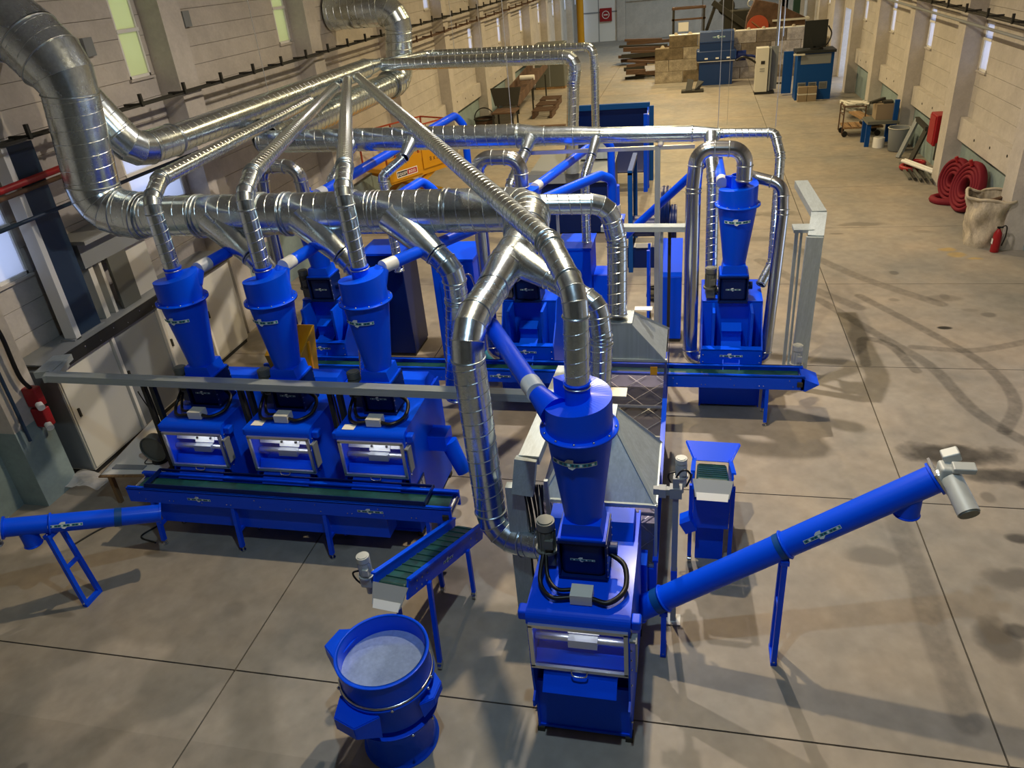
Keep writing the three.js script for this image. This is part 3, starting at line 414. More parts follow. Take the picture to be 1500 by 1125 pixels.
// ---------------------------------------------------------------- mill: origin on the floor, middle of the front face
function mill(label, at0, o = {}) {
  const m = thing('impact_mill', label, 'machine', at0, 'blue mills'), bl = M.blue;
  for (const s of [-1, 1]) {
    const sp = part('side_plate', prism([[0, 0.9], [-0.02, 1.56], [-0.1, 1.62], [-1.5, 1.62], [-1.5, 0.06], [-0.06, 0.06], [-0.06, 0.42], [0.06, 0.5], [0.06, 0.58], [-0.02, 0.62]], 0.02, 'x', s * 0.435), bl, m);
    stuff(part('bolts', bolts([1.0, 1.12, 1.24, 1.36, 1.48, 0.8, 0.3].map((y) => [s * 0.45, y, -0.05]), 0.011), M.steel, sp));
    part('foot', [bx(0.07, 0.06, 0.1, s * 0.42, 0.03, -0.1), bx(0.07, 0.06, 0.1, s * 0.42, 0.03, -1.4)], M.iron, m);
    part('bearing_housing', rb(0.09, 0.1, 0.12, 0.02, s * 0.49, 1.52, -0.12), bl, m);
  }
  part('lower_panel', [bx(0.85, 0.6, 0.03, 0, 0.38, -0.1), bx(0.85, 0.03, 0.1, 0, 0.07, -0.12)], bl, m);
  part('outlet_lip', [bx(0.66, 0.025, 0.2, 0, o.lip ?? 0.85, 0.04, 0.8), bx(0.66, 0.16, 0.02, 0, 0.9, -0.09)], bl, m);
  part('outlet_shadow_box', [bx(0.83, 0.26, 0.02, 0, 0.83, -0.3)], M.navy, m, 'navy sheet standing in for shade behind the lip');  // navy sheet paints the shaded recess behind the outlet lip
  part('body', [b2(-0.43, 0.43, 0.1, 0.7, -1.48, -0.3), b2(-0.43, 0.43, 0.7, 1.6, -1.48, -0.5)], bl, m);
  const z1 = []; for (let i = 0; i <= 6; i++) { const a = i / 6 * 1.5708; z1.push([-0.08 + 0.08 * Math.cos(a) , 1.55 + 0.08 * Math.sin(a)]); }
  part('top_cover', prism([[0, 1.5], ...z1, [-1.0, 1.63], [-1.0, 1.605], [-0.08, 1.605], [-0.025, 1.56], [-0.025, 1.5]], 0.9, 'x'), bl, m);
  part('rear_hood', [prism([[-1.0, 1.62], [-1.1, 1.78], [-1.3, 1.8], [-1.48, 1.62]], 0.8, 'x')], bl, m);
  part('inner_tray', [bx(0.83, 0.02, 0.5, 0, 0.98, -0.26, 0.15), bx(0.8, 0.12, 0.02, 0, 1.04, -0.08, -0.5)], bl, m);
  const fr = part('window_frame', [bx(0.86, 0.035, 0.03, 0, 1.5, 0.012), bx(0.86, 0.035, 0.03, 0, 1.0, 0.012), bx(0.035, 0.5, 0.03, -0.412, 1.25, 0.012), bx(0.035, 0.5, 0.03, 0.412, 1.25, 0.012)], M.alu, m, 'bare aluminium window frame');
  part('window_pane', bx(0.79, 0.465, 0.008, 0, 1.25, 0.01), M.glass, fr, 'clear plastic pane');
  part('window_handle', hose([[-0.07, 1.0, 0.03], [-0.06, 0.965, 0.05], [0.06, 0.965, 0.05], [0.07, 1.0, 0.03]], 0.007, 16), M.steel, fr);
  { const lm = part('inspection_light', bx(0.5, 0.02, 0.02, 0.05, 1.462, -0.09), std({ color: '#ffffff', emissive: lin(0.9, 0.95, 1), emissiveIntensity: 3 }), m, 'white light strip'); const ra = new THREE.RectAreaLight(lin(0.9, 0.95, 1), 26, 0.5, 0.02); ra.position.set(0.05, 1.449, -0.09); ra.rotation.x = -Math.PI / 2; ra.name = 'strip_light'; m.add(ra); }
  part('feed_roller', [rod([-0.41, 1.2, -0.16], [0.41, 1.2, -0.16], 0.035), bx(0.26, 0.09, 0.08, 0.02, 1.2, -0.13)], M.alu, m, 'pale metal feed bar');
  part('deflector', [bx(0.82, 0.13, 0.012, 0, 1.34, -0.22, -0.35), bx(0.28, 0.1, 0.01, 0.02, 1.3, -0.19, -0.35)], M.white, m, 'pale deflector sheet');
  part('dark_knob', bolts([[-0.08, 1.32, -0.175], [0.12, 1.32, -0.175]], 0.018), M.rubber, m);
  part('junction_box', [bx(0.19, 0.1, 0.15, 0.02, 1.69, -0.21)], o.box ?? M.cabinet, m, 'light grey junction box'); 
  part('cable_conduit', [hose([[0.1, 1.68, -0.18], [0.25, 1.68, -0.15], [0.38, 1.7, -0.3], [0.36, 1.78, -0.52], [0.22, 1.82, -0.62]], 0.024), hose([[-0.06, 1.68, -0.18], [-0.24, 1.68, -0.16], [-0.36, 1.7, -0.3], [-0.36, 1.85, -0.5]], 0.02), hose([[-0.06, 1.71, -0.24], [-0.2, 1.7, -0.24], [-0.3, 1.72, -0.36], [-0.34, 1.85, -0.52]], 0.018)], M.rubber, m, 'black cable conduit');
  part('side_guard', [bx(0.012, 0.34, 0.12, 0.5, 1.28, 0.0), bx(0.06, 0.02, 0.1, 0.47, 1.42, -0.03)], M.cabinetGrey, m, 'grey sheet guard');
  part('drive_motor', [rod([0.0, 0.62, -1.75], [0, 0.62, -1.48], 0.16), rb(0.4, 0.3, 0.24, 0.03, 0, 0.5, -1.6)], M.motorDark, m);
  if (o.chute) part('side_chute', [bx(0.26, 0.22, 0.3, 0.56, 1.0, -0.9), rod([0.68, 0.95, -0.9], [0.86, 0.5, -0.85], 0.12, 0.1)], bl, m);
  if (o.vent) { const v = part('vent_plate', bx(0.012, 0.3, 0.24, 0.452, 0.62, -0.3), M.navy, m); part('vent_slot', Array.from({ length: 14 }, (_, i) => bx(0.008, 0.028, 0.07, 0.46, 0.52 + (i % 7) * 0.034, -0.35 + Math.floor(i / 7) * 0.1)), M.alu, v); }
  if (o.sheet) part('paper_sheet', bx(0.16, 0.003, 0.12, -0.3, 1.634, -0.12), M.paper, m, 'sheet of white paper');
  return m;
}
mill('front mill with glazed window and pale junction box, nearest the camera', [-0.84, 0, -4.57], { chute: false });
mill('left mill of the row of three behind the long conveyor', [-6.28, 0, -7.2], { box: M.cabinet, lip: 0.91 });
mill('middle mill of the row of three behind the long conveyor', [-5.03, 0, -7.2], { sheet: true, lip: 0.91 });
mill('right mill of the row of three, with perforated vent on its side', [-3.77, 0, -7.2], { sheet: true, chute: true, vent: true, lip: 0.91 });
cyclone('front blue cyclone on the nearest mill', [-0.84, 1.63, -5.22], { angle: -2.2, from: [-0.2, 1.66, 0.02], to: [-1.2, 3.36, -5.35] }, { logoTurn: -0.08 });
cyclone('left blue cyclone of the row of three', [-6.28, 1.63, -7.84], { angle: 2.4, from: [0.15, 1.7, -0.1], to: [-6.08, 3.46, -8.05] }, { logoTurn: -0.05 });
cyclone('middle blue cyclone of the row of three', [-5.03, 1.63, -7.84], { angle: 2.4, from: [0.13, 1.7, -0.08], to: [-4.85, 3.5, -8.0] }, { logoTurn: -0.12 });
cyclone('right blue cyclone of the row of three', [-3.77, 1.63, -7.84], { angle: 2.4, from: [0.15, 1.7, -0.08], to: [-3.55, 3.48, -8.0] }, { logoTurn: -0.12 });
bluePipe('dark blue pipe rising behind the left cyclone of the row', [[-6.08, 3.46, -8.05], [-5.7, 3.5, -11.0]]);

// rear mills: boxed front with a small chute, stepped plates between side walls
function rearMill(label, at0) {
  const m = thing('rear_mill', label, 'machine', at0, 'rear blue mills'), bl = M.blue;
  for (const s of [-1, 1]) part('side_plate', prism([[0, 0.02], [0, 1.02], [-0.35, 1.3], [-0.55, 1.62], [-1.4, 1.62], [-1.4, 0.02]], 0.02, 'x', s * 0.45), bl, m);
  const f = part('front_panel', [bx(0.9, 0.5, 0.02, 0, 0.78, 0), bx(0.9, 0.02, 0.12, 0, 1.03, -0.05)], bl, m); logo(f, 0.34, 0, 0.93, 0.013);
  stuff(part('bolts', bolts([-0.42, 0.42].flatMap((x) => [0.58, 0.7, 0.82, 0.94].map((y) => [x, y, 0.012]))), M.steel, f));
  part('chute', [bx(0.24, 0.02, 0.2, 0, 0.74, 0.09, 0.75), bx(0.015, 0.14, 0.2, -0.12, 0.77, 0.08, 0.75), bx(0.015, 0.14, 0.2, 0.12, 0.77, 0.08, 0.75)], bl, m);
  part('lower_body', b2(-0.44, 0.44, 0.04, 0.55, -1.38, -0.02), bl, m);
  part('step_plate', bx(0.3, 0.02, 0.2, 0, 1.0, -0.2, 0.3), bl, m); part('step_plate', [bx(0.3, 0.02, 0.2, 0, 1.25, -0.35, 0.3), bx(0.3, 0.24, 0.02, 0, 1.12, -0.3)], bl, m);
  part('inner_wall', [b2(-0.3, -0.26, 0.6, 1.6, -0.5, -0.1), b2(0.26, 0.3, 0.6, 1.6, -0.5, -0.1), b2(-0.44, 0.44, 0.55, 1.6, -1.38, -0.5)], M.blue, m);
  part('top_plate', bx(0.9, 0.02, 0.9, 0, 1.62, -0.95), bl, m);
  return m;
}
const RM = [['right', 0.68], ['middle', -2.55], ['left', -6.2]];
for (const [n, x] of RM) {
  rearMill('boxed ' + n + ' rear mill behind the rear conveyor', [x, 0, -10.82]);
  cyclone(n + ' rear blue cyclone under a smooth steel loop', [x, 1.63, -11.42], { angle: n === 'right' ? -2.4 : 2.4, cw: n === 'right' ? 1 : 1, from: [0.14, 1.68, -0.1], to: [x + 0.22, 3.42, -11.6] });
}

// ---------------------------------------------------------------- belt conveyors
function levelConveyor(label, x0, x1, zf, zb, yt, legs, logos, o = {}) {
  const c = thing('belt_conveyor', label, 'conveyor', [(x0 + x1) / 2, 0, zf], 'belt conveyors'), cx = (x0 + x1) / 2, L = x1 - x0, D = zf - zb;
  const sf = part('side_channel', [rb(L, 0.22, 0.03, 0.006, 0, yt - 0.11, -0.015), bx(L, 0.02, 0.06, 0, yt - 0.01, -0.03), bx(L, 0.02, 0.05, 0, yt - 0.21, -0.03)], M.blue, c);
  part('side_channel', [rb(L, 0.22, 0.03, 0.006, 0, yt - 0.11, -D + 0.015), bx(L, 0.02, 0.05, 0, yt - 0.01, -D + 0.03)], M.blue, c);
  for (const lx of logos) logo(sf, 0.34, lx - cx, yt - 0.11, 0.003);
  stuff(part('bolts', bolts(Array.from({ length: Math.floor(L / 0.42) }, (_, i) => [[-L / 2 + 0.2 + i * 0.42, yt - 0.06 - 0.1 * (i % 2), 0.004], [-L / 2 + 0.26 + i * 0.42, yt - 0.16, 0.004]]).flat(), 0.008), M.steel, sf));
  part('belt', worldUV(rb(L - 0.1, 0.07, D - 0.08, 0.03, 0, yt - 0.1, -D / 2), 0.8, 0.8), M.belt, c, 'dark green belt');
  part('end_roller', rod([L / 2 - 0.05, yt - 0.11, -0.03], [L / 2 - 0.05, yt - 0.11, -D + 0.03], 0.05), M.steel, c); part('end_roller', rod([-L / 2 + 0.05, yt - 0.11, -0.03], [-L / 2 + 0.05, yt - 0.11, -D + 0.03], 0.05), M.steel, c);
  part('bearing', [rb(0.08, 0.08, 0.03, 0.01, L / 2 - 0.07, yt - 0.12, 0.01)], M.iron, c);
  for (const lx of legs) { const lg = part('leg', [bar([lx - cx, yt - 0.2, -0.04], [lx - cx, 0.07, 0.03], 0.05, 0.06), bar([lx - cx, yt - 0.2, -D + 0.04], [lx - cx, 0.07, -D - 0.02], 0.05, 0.06), bar([lx - cx, 0.3, 0.0], [lx - cx, 0.3, -D + 0.02], 0.04, 0.04)], M.blue, c); part('levelling_foot', [rod([lx - cx, 0.012, 0.03], [lx - cx, 0.1, 0.03], 0.012), rod([lx - cx, 0, 0.03], [lx - cx, 0.018, 0.03], 0.035), rod([lx - cx, 0, -D - 0.02], [lx - cx, 0.1, -D - 0.02], 0.012), rod([lx - cx, 0, -D - 0.02], [lx - cx, 0.018, -D - 0.02], 0.035)], M.steel, lg); }
  if (o.under) part('collecting_trough', [b2(-L / 2 + 0.3, L / 2 - 0.9, 0.3, 0.62, -D + 0.05, -0.1)], M.blue, c);
  if (o.spout) part('spout', [prism([[L / 2 - 0.05, yt - 0.02], [L / 2 + 0.2, yt - 0.12], [L / 2 + 0.02, yt - 0.24], [L / 2 - 0.05, yt - 0.22]], D, 'z', -D / 2)], M.blue, c);
  if (o.motor) part('gear_motor', [motorGeo(L / 2 - 0.08, yt - 0.05, -D - 0.12, 0.075, 0.34), rb(0.16, 0.14, 0.14, 0.02, L / 2 - 0.08, yt - 0.1, -D - 0.1)], M.motor, c, 'grey gear motor');
  return c;
}
levelConveyor('long blue belt conveyor on legs in front of the row of three mills', -7.17, -2.68, -6.74, -7.14, 0.9, [-6.85, -5.66, -4.37, -3.0], [-6.1, -3.72], { under: true });
levelConveyor('rear blue belt conveyor running to the right behind the screen', -7.1, 1.72, -10.34, -10.72, 0.84, [-6.3, -4.2, -2.0, 1.2], [-2.9, -0.45], { spout: true, motor: true });
{
  const t = thing('infeed_hopper', 'low dark blue hopper skirt along the long conveyor under the mill lips', 'hopper', [-4.95, 0.9, -7.14]);
  part('skirt_board', bx(3.9, 0.05, 0.012, 0, 0.02, -0.01, 0.25), M.navy, t); part('skirt_board', bx(3.9, 0.06, 0.012, 0, 0.03, 0.36, -0.2), M.navy, t); for (const s of [-1, 1]) part('end_board', bx(0.012, 0.06, 0.36, s * 1.94, 0.03, 0.19), M.navy, t);
}
// inclined belt conveyors
function inclinedConveyor(label, lo, hi, w, o = {}) {
  const c = thing('incline_conveyor', label, 'conveyor', [lo[0], 0, lo[2]], 'belt conveyors'), A = V(0, lo[1], 0), B = V(hi[0] - lo[0], hi[1], hi[2] - lo[2]), d = B.clone().sub(A), L = d.length(), s = V(0, 1, 0).cross(d).normalize(), up = d.clone().cross(s).normalize();
  const mtx = new THREE.Matrix4().makeBasis(s, up, d.clone().normalize()).setPosition(A.clone().add(B).multiplyScalar(0.5)); const loc = (g) => g.applyMatrix4(mtx);
  part('belt', loc(worldUV(rb(w - 0.06, 0.06, L, 0.028), 0.8, 0.8)), M.belt, c, 'dark green ribbed belt');
  part('cleat', Array.from({ length: Math.floor(L / 0.17) }, (_, i) => loc(bx(w - 0.1, 0.014, 0.012, 0, 0.034, -L / 2 + 0.1 + i * 0.17))), M.belt, c);
  for (const k of [-1, 1]) { const sd = part('side_wall', [loc(bx(0.02, 0.2, L + 0.04, k * w / 2, 0.0, 0)), loc(bx(0.05, 0.02, L + 0.04, k * (w / 2 + 0.01), 0.1, 0))], M.blue, c); stuff(part('bolts', bolts([-0.4, -0.3, 0.3, 0.36, 0.42].flatMap((f) => [[0, -0.05], [0, 0.03]].map(([, y]) => [k * (w / 2 + 0.012), y, f * L]))).map(loc), M.steel, sd)); if (k === (o.logoSide ?? 1)) { const lg = logo(sd, 0.26, 0, 0, 0); lg.applyMatrix4(new THREE.Matrix4().makeRotationY(k * Math.PI / 2).setPosition(k * (w / 2 + 0.012), -0.01, 0.05)); lg.applyMatrix4(mtx); } }
  const fr = loc(bx(0, 0, 0)); // discharge apron at the high end
  part('discharge_apron', [loc(plate([[-w / 2 - 0.01, 0.02, L / 2 + 0.02], [w / 2 + 0.01, 0.02, L / 2 + 0.02], [w / 2 - 0.03, -0.17, L / 2 + 0.1], [-w / 2 + 0.03, -0.17, L / 2 + 0.1]], 0.008)), loc(plate([[-w / 2, 0.02, L / 2 + 0.02], [-w / 2 + 0.03, -0.17, L / 2 + 0.1], [-w / 2 + 0.02, -0.2, L / 2 - 0.05], [-w / 2, -0.05, L / 2 - 0.06]], 0.006))], M.grey, c, 'grey steel apron');
  part('apron_strip', [loc(plate([[-w / 2 + 0.035, -0.12, L / 2 + 0.085], [w / 2 - 0.035, -0.12, L / 2 + 0.085], [w / 2 - 0.045, -0.2, L / 2 + 0.115], [-w / 2 + 0.045, -0.2, L / 2 + 0.115]], 0.006))], M.white, c, 'pale strip');
  if (o.motor) { const p = V(o.motor * (w / 2 + 0.14), 0, L / 2 - 0.1).applyMatrix4(mtx); part('gear_motor', [motorGeo(p.x, p.y + 0.02, p.z, 0.065, 0.26), rb(0.13, 0.12, 0.12, 0.02, p.x, p.y - 0.04, p.z), rod([p.x, p.y - 0.2, p.z], [p.x, p.y - 0.05, p.z], 0.035)], M.motor, c, 'grey gear motor'); part('motor_cable', hose([[p.x - 0.05, p.y + 0.08, p.z], [p.x - 0.13, p.y + 0.06, p.z + 0.02], [p.x - 0.12, p.y - 0.06, p.z], [p.x, p.y - 0.16, p.z]], 0.01), M.rubber, c); }
  for (const [f, lean] of o.legs ?? [[0.3, 0]]) for (const k of [-1, 1]) { const p = V(k * (w / 2 + 0.02), -0.08, L * f).applyMatrix4(mtx); const lg = part('leg', bar([p.x, p.y, p.z], [p.x, 0.06, p.z + lean], 0.045), M.blue, c); part('caster', [rod([p.x - 0.02, 0.045, p.z + lean], [p.x + 0.02, 0.045, p.z + lean], 0.045), bx(0.05, 0.05, 0.05, p.x, 0.08, p.z + lean)], M.steel, lg); }
  if (o.hopper) part('feed_hopper', [loc(plate([[-w / 2, 0.08, -L / 2 + 0.12], [w / 2, 0.08, -L / 2 + 0.12], [w / 2 + 0.12, 0.3, -L / 2 - 0.12], [-w / 2 - 0.12, 0.3, -L / 2 - 0.12]], 0.01)), loc(plate([[w / 2, 0.08, -L / 2 + 0.12], [w / 2, 0.08, -L / 2 + 0.36], [w / 2 + 0.12, 0.3, -L / 2 + 0.1], [w / 2 + 0.12, 0.3, -L / 2 - 0.12]], 0.01)), loc(plate([[-w / 2, 0.08, -L / 2 + 0.36], [-w / 2, 0.08, -L / 2 + 0.12], [-w / 2 - 0.12, 0.3, -L / 2 - 0.12], [-w / 2 - 0.12, 0.3, -L / 2 + 0.1]], 0.01))], M.blue, c);
  if (o.skirt) part('chute_box', [bx(w - 0.02, 0.42, 0.22, B.x, B.y - 0.5, B.z - 0.16), bx(0.14, 0.16, 0.2, B.x - w / 2 - 0.04, B.y - 0.68, B.z - 0.1, 0, 0, 0.5), bx(w - 0.1, B.y - 0.72, 0.02, B.x, (B.y - 0.72) / 2, B.z - 0.2)], M.blue, c);
  return c;
}
inclinedConveyor('inclined conveyor with green belt rising from the long conveyor to the round sieve', [-2.5, 0.62, -6.75], [-2.7, 1.38, -4.98], 0.36, { motor: -1, legs: [[0.28, 0.1], [-0.25, 0]], logoSide: 1 });
inclinedConveyor('small inclined conveyor with flared hopper standing free right of the screen', [0.36, 0.72, -8.15], [0.33, 1.3, -7.05], 0.42, { motor: -1, legs: [[0.35, 0.02], [-0.4, -0.05]], hopper: true, skirt: true });
// ---------------------------------------------------------------- screw augers
function auger(label, a, b, r, o) {
  const g = thing('screw_auger', label, 'auger', [a[0], 0, a[2]], 'blue augers'), A = V(0, a[1], 0), B = V(b[0] - a[0], b[1], b[2] - a[2]), d = B.clone().sub(A).normalize();
  part('tube', [rod(A, B, r, r, 32), rod(A.clone().addScaledVector(d, -0.02), A, r + 0.02, r + 0.02, 28), rod(B, B.clone().addScaledVector(d, 0.02), r + 0.025, r + 0.025, 28)], M.blue, g);
  for (const f of o.bands) { const p = A.clone().lerp(B, f); part('tube_band', rod(p.clone().addScaledVector(d, -0.04), p.clone().addScaledVector(d, 0.04), r + 0.006, r + 0.006, 32), M.blueFar, g); }
  const sp = B.clone().addScaledVector(d, -0.2); part('spout', [rod([sp.x, sp.y, sp.z], [sp.x, sp.y - r - (o.spout ?? 0.2), sp.z], r * 0.86, r * 0.86, 28, true), ring(V(sp.x, sp.y - r - (o.spout ?? 0.2), sp.z), YA, r * 0.86, 0.01)], M.blue, g);
  const lp = A.clone().lerp(B, o.logoAt), n = V(0, 1, 0).sub(d.clone().multiplyScalar(d.y)).normalize(), flip = d.x < 0 ? -1 : 1, ex = d.clone().multiplyScalar(flip), vw = V(0, 0.35, 1).normalize(); const ez = vw.sub(ex.clone().multiplyScalar(vw.dot(ex))).normalize(), ey = ez.clone().cross(ex);
  const lg = part('logo', logoGeo(0.36), M.logo, g, 'pale logo bar with a leaf'); lg.applyMatrix4(new THREE.Matrix4().makeBasis(ex, ey, ez).setPosition(lp.clone().addScaledVector(ez, r + 0.001)));
  for (const [f, spread, lean] of o.supports) {
    const p = A.clone().lerp(B, f), y1 = p.y - r;
    const s = part('support_frame', [bar([p.x, y1, p.z - spread * 0.5], [p.x + lean, 0.03, p.z - spread * 0.6], 0.05), bar([p.x, y1, p.z + spread * 0.5], [p.x + lean, 0.03, p.z + spread * 0.6], 0.05), bar([p.x + lean * 0.5, y1 * 0.55, p.z - spread * 0.55], [p.x + lean * 0.5, y1 * 0.55, p.z + spread * 0.55], 0.04), bar([p.x + lean, 0.025, p.z - spread * 0.7], [p.x + lean, 0.025, p.z + spread * 0.7], 0.06, 0.05)], M.blue, g);
    part('clamp', [ring(p, d, r + 0.008, 0.014, 28), bx(0.08, 0.05, spread + 0.06, p.x, y1 - 0.01, p.z)], M.blue, s); stuff(part('bolts', bolts([[p.x + lean, 0.06, p.z + spread * 0.7], [p.x, y1 + 0.02, p.z + spread * 0.5], [p.x, y1 + 0.02, p.z - spread * 0.5]], 0.014), M.steel, s));
  }
  if (o.motor) {
    const q = B.clone().addScaledVector(d, 0.12);
    part('motor_flange', [rod(B, B.clone().addScaledVector(d, 0.1), r * 0.6, r * 0.5), bx(0.02, 0.26, 0.26, B.x + d.x * 0.04, B.y + d.y * 0.04, B.z, 0, 0, Math.atan2(d.y, d.x))], M.steel, g);
    part('gear_motor', [rb(0.16, 0.18, 0.16, 0.03, q.x, q.y, q.z), rod([q.x + 0.02, q.y - 0.02, q.z + 0.05], [q.x + 0.1, q.y - 0.16, q.z + 0.34], 0.085, 0.09), rb(0.14, 0.09, 0.12, 0.015, q.x + 0.02, q.y + 0.13, q.z - 0.08, 0, 0, 0.4), rb(0.18, 0.06, 0.1, 0.012, q.x + 0.09, q.y + 0.1, q.z + 0.06, 0.2)], M.motor, g, 'pale grey gear motor');
    part('fan_cover', [rod([q.x + 0.1, q.y - 0.16, q.z + 0.34], [q.x + 0.103, q.y - 0.166, q.z + 0.352], 0.08)], M.motorDark, g);
  }
  return g;
}
auger('long blue screw auger rising to the right with pale motor at its top', [-0.4, 0.58, -5.75], [2.12, 2.3, -5.9], 0.125, { bands: [0.08, 0.53], logoAt: 0.66, supports: [[0.54, 0.18, 0.0], [0.1, 0.14, 0.0]], motor: true, spout: 0.14 });
auger('short blue screw auger at the lower left edge on a ladder shaped stand', [-6.35, 0.9, -6.3], [-7.62, 1.32, -5.38], 0.11, { bands: [0.28], logoAt: 0.62, supports: [[0.72, 0.2, 0.1]], motor: false, spout: 0.16 });
{ const g = thing('gear_motor', 'pale motor at the left end of the short auger', 'motor', [-7.78, 1.1, -5.3]); part('motor_body', motorGeo(0, 0, 0, 0.07, 0.3), M.motor, g); }

// ---------------------------------------------------------------- round vibrating sieve in the foreground
{
  const s = thing('round_sieve', 'round blue vibrating sieve drum under the inclined conveyor, lower middle', 'sieve', [-2.6, 0, -4.36]);
  part('base_shell', lathe([[0.36, 0.0], [0.365, 0.02], [0.335, 0.04], [0.33, 0.3], [0.36, 0.42], [0.36, 0.44], [0.3, 0.46]], 48), M.blue, s);
  part('middle_shell', [lathe([[0.3, 0.44], [0.31, 0.52], [0.4, 0.6], [0.4, 0.9], [0.44, 0.91], [0.44, 0.935], [0.4, 0.94]], 48)], M.blue, s);
  part('flange', lathe([[0.3, 0.5], [0.42, 0.5], [0.42, 0.525], [0.3, 0.525]], 48), M.blue, s);
  part('clamp_ring', [ring(V(0, 0.955, 0), YA, 0.425, 0.013, 48)], M.steel, s, 'bright steel clamp ring');
  part('top_shell', [lathe([[0.415, 0.95], [0.415, 1.19], [0.43, 1.2], [0.43, 1.215], [0.395, 1.215], [0.395, 0.95]], 56)], M.blue, s);
  part('sieve_mesh', [new THREE.CylinderGeometry(0.394, 0.394, 0.01, 56).translate(0, 1.03, 0)], std({ map: zincTex, color: '#b9c6ea', metalness: 0.35, roughness: 0.16 }), s, 'fine shiny sieve sheet');
  const lug = (a, w, y, h, l) => { const g = merge([prism([[-w / 2, 0.38], [w / 2, 0.38], [w / 4, 0.38 + l], [-w / 4, 0.38 + l]], 0.02, 'y', y), plate([[-w / 2, y, 0.38], [-w / 4, y, 0.38 + l], [-w / 4, y - h * 0.55, 0.38 + l], [-w / 2, y - h, 0.4]], 0.015), plate([[w / 4, y, 0.38 + l], [w / 2, y, 0.38], [w / 2, y - h, 0.4], [w / 4, y - h * 0.55, 0.38 + l]], 0.015), plate([[-w / 4, y, 0.38 + l], [w / 4, y, 0.38 + l], [w / 4, y - h * 0.55, 0.38 + l], [-w / 4, y - h * 0.55, 0.38 + l]], 0.015)]); return g.rotateY(a); };
  part('outlet_lug', lug(-1.85, 0.42, 1.1, 0.2, 0.22), M.blue, s); part('outlet_lug', lug(-0.35, 0.46, 0.88, 0.24, 0.2), M.blue, s); part('outlet_lug', lug(1.5, 0.36, 0.8, 0.16, 0.1), M.blue, s);
  stuff(part('bolts', bolts([[0.43, 0.9, 0.1], [0.2, 0.93, 0.4], [0.42, 0.52, 0.12], [0.3, 0.52, 0.32], [0.44, 0.96, 0.02], [-0.36, 0.96, 0.26]], 0.016), M.steel, s));
}

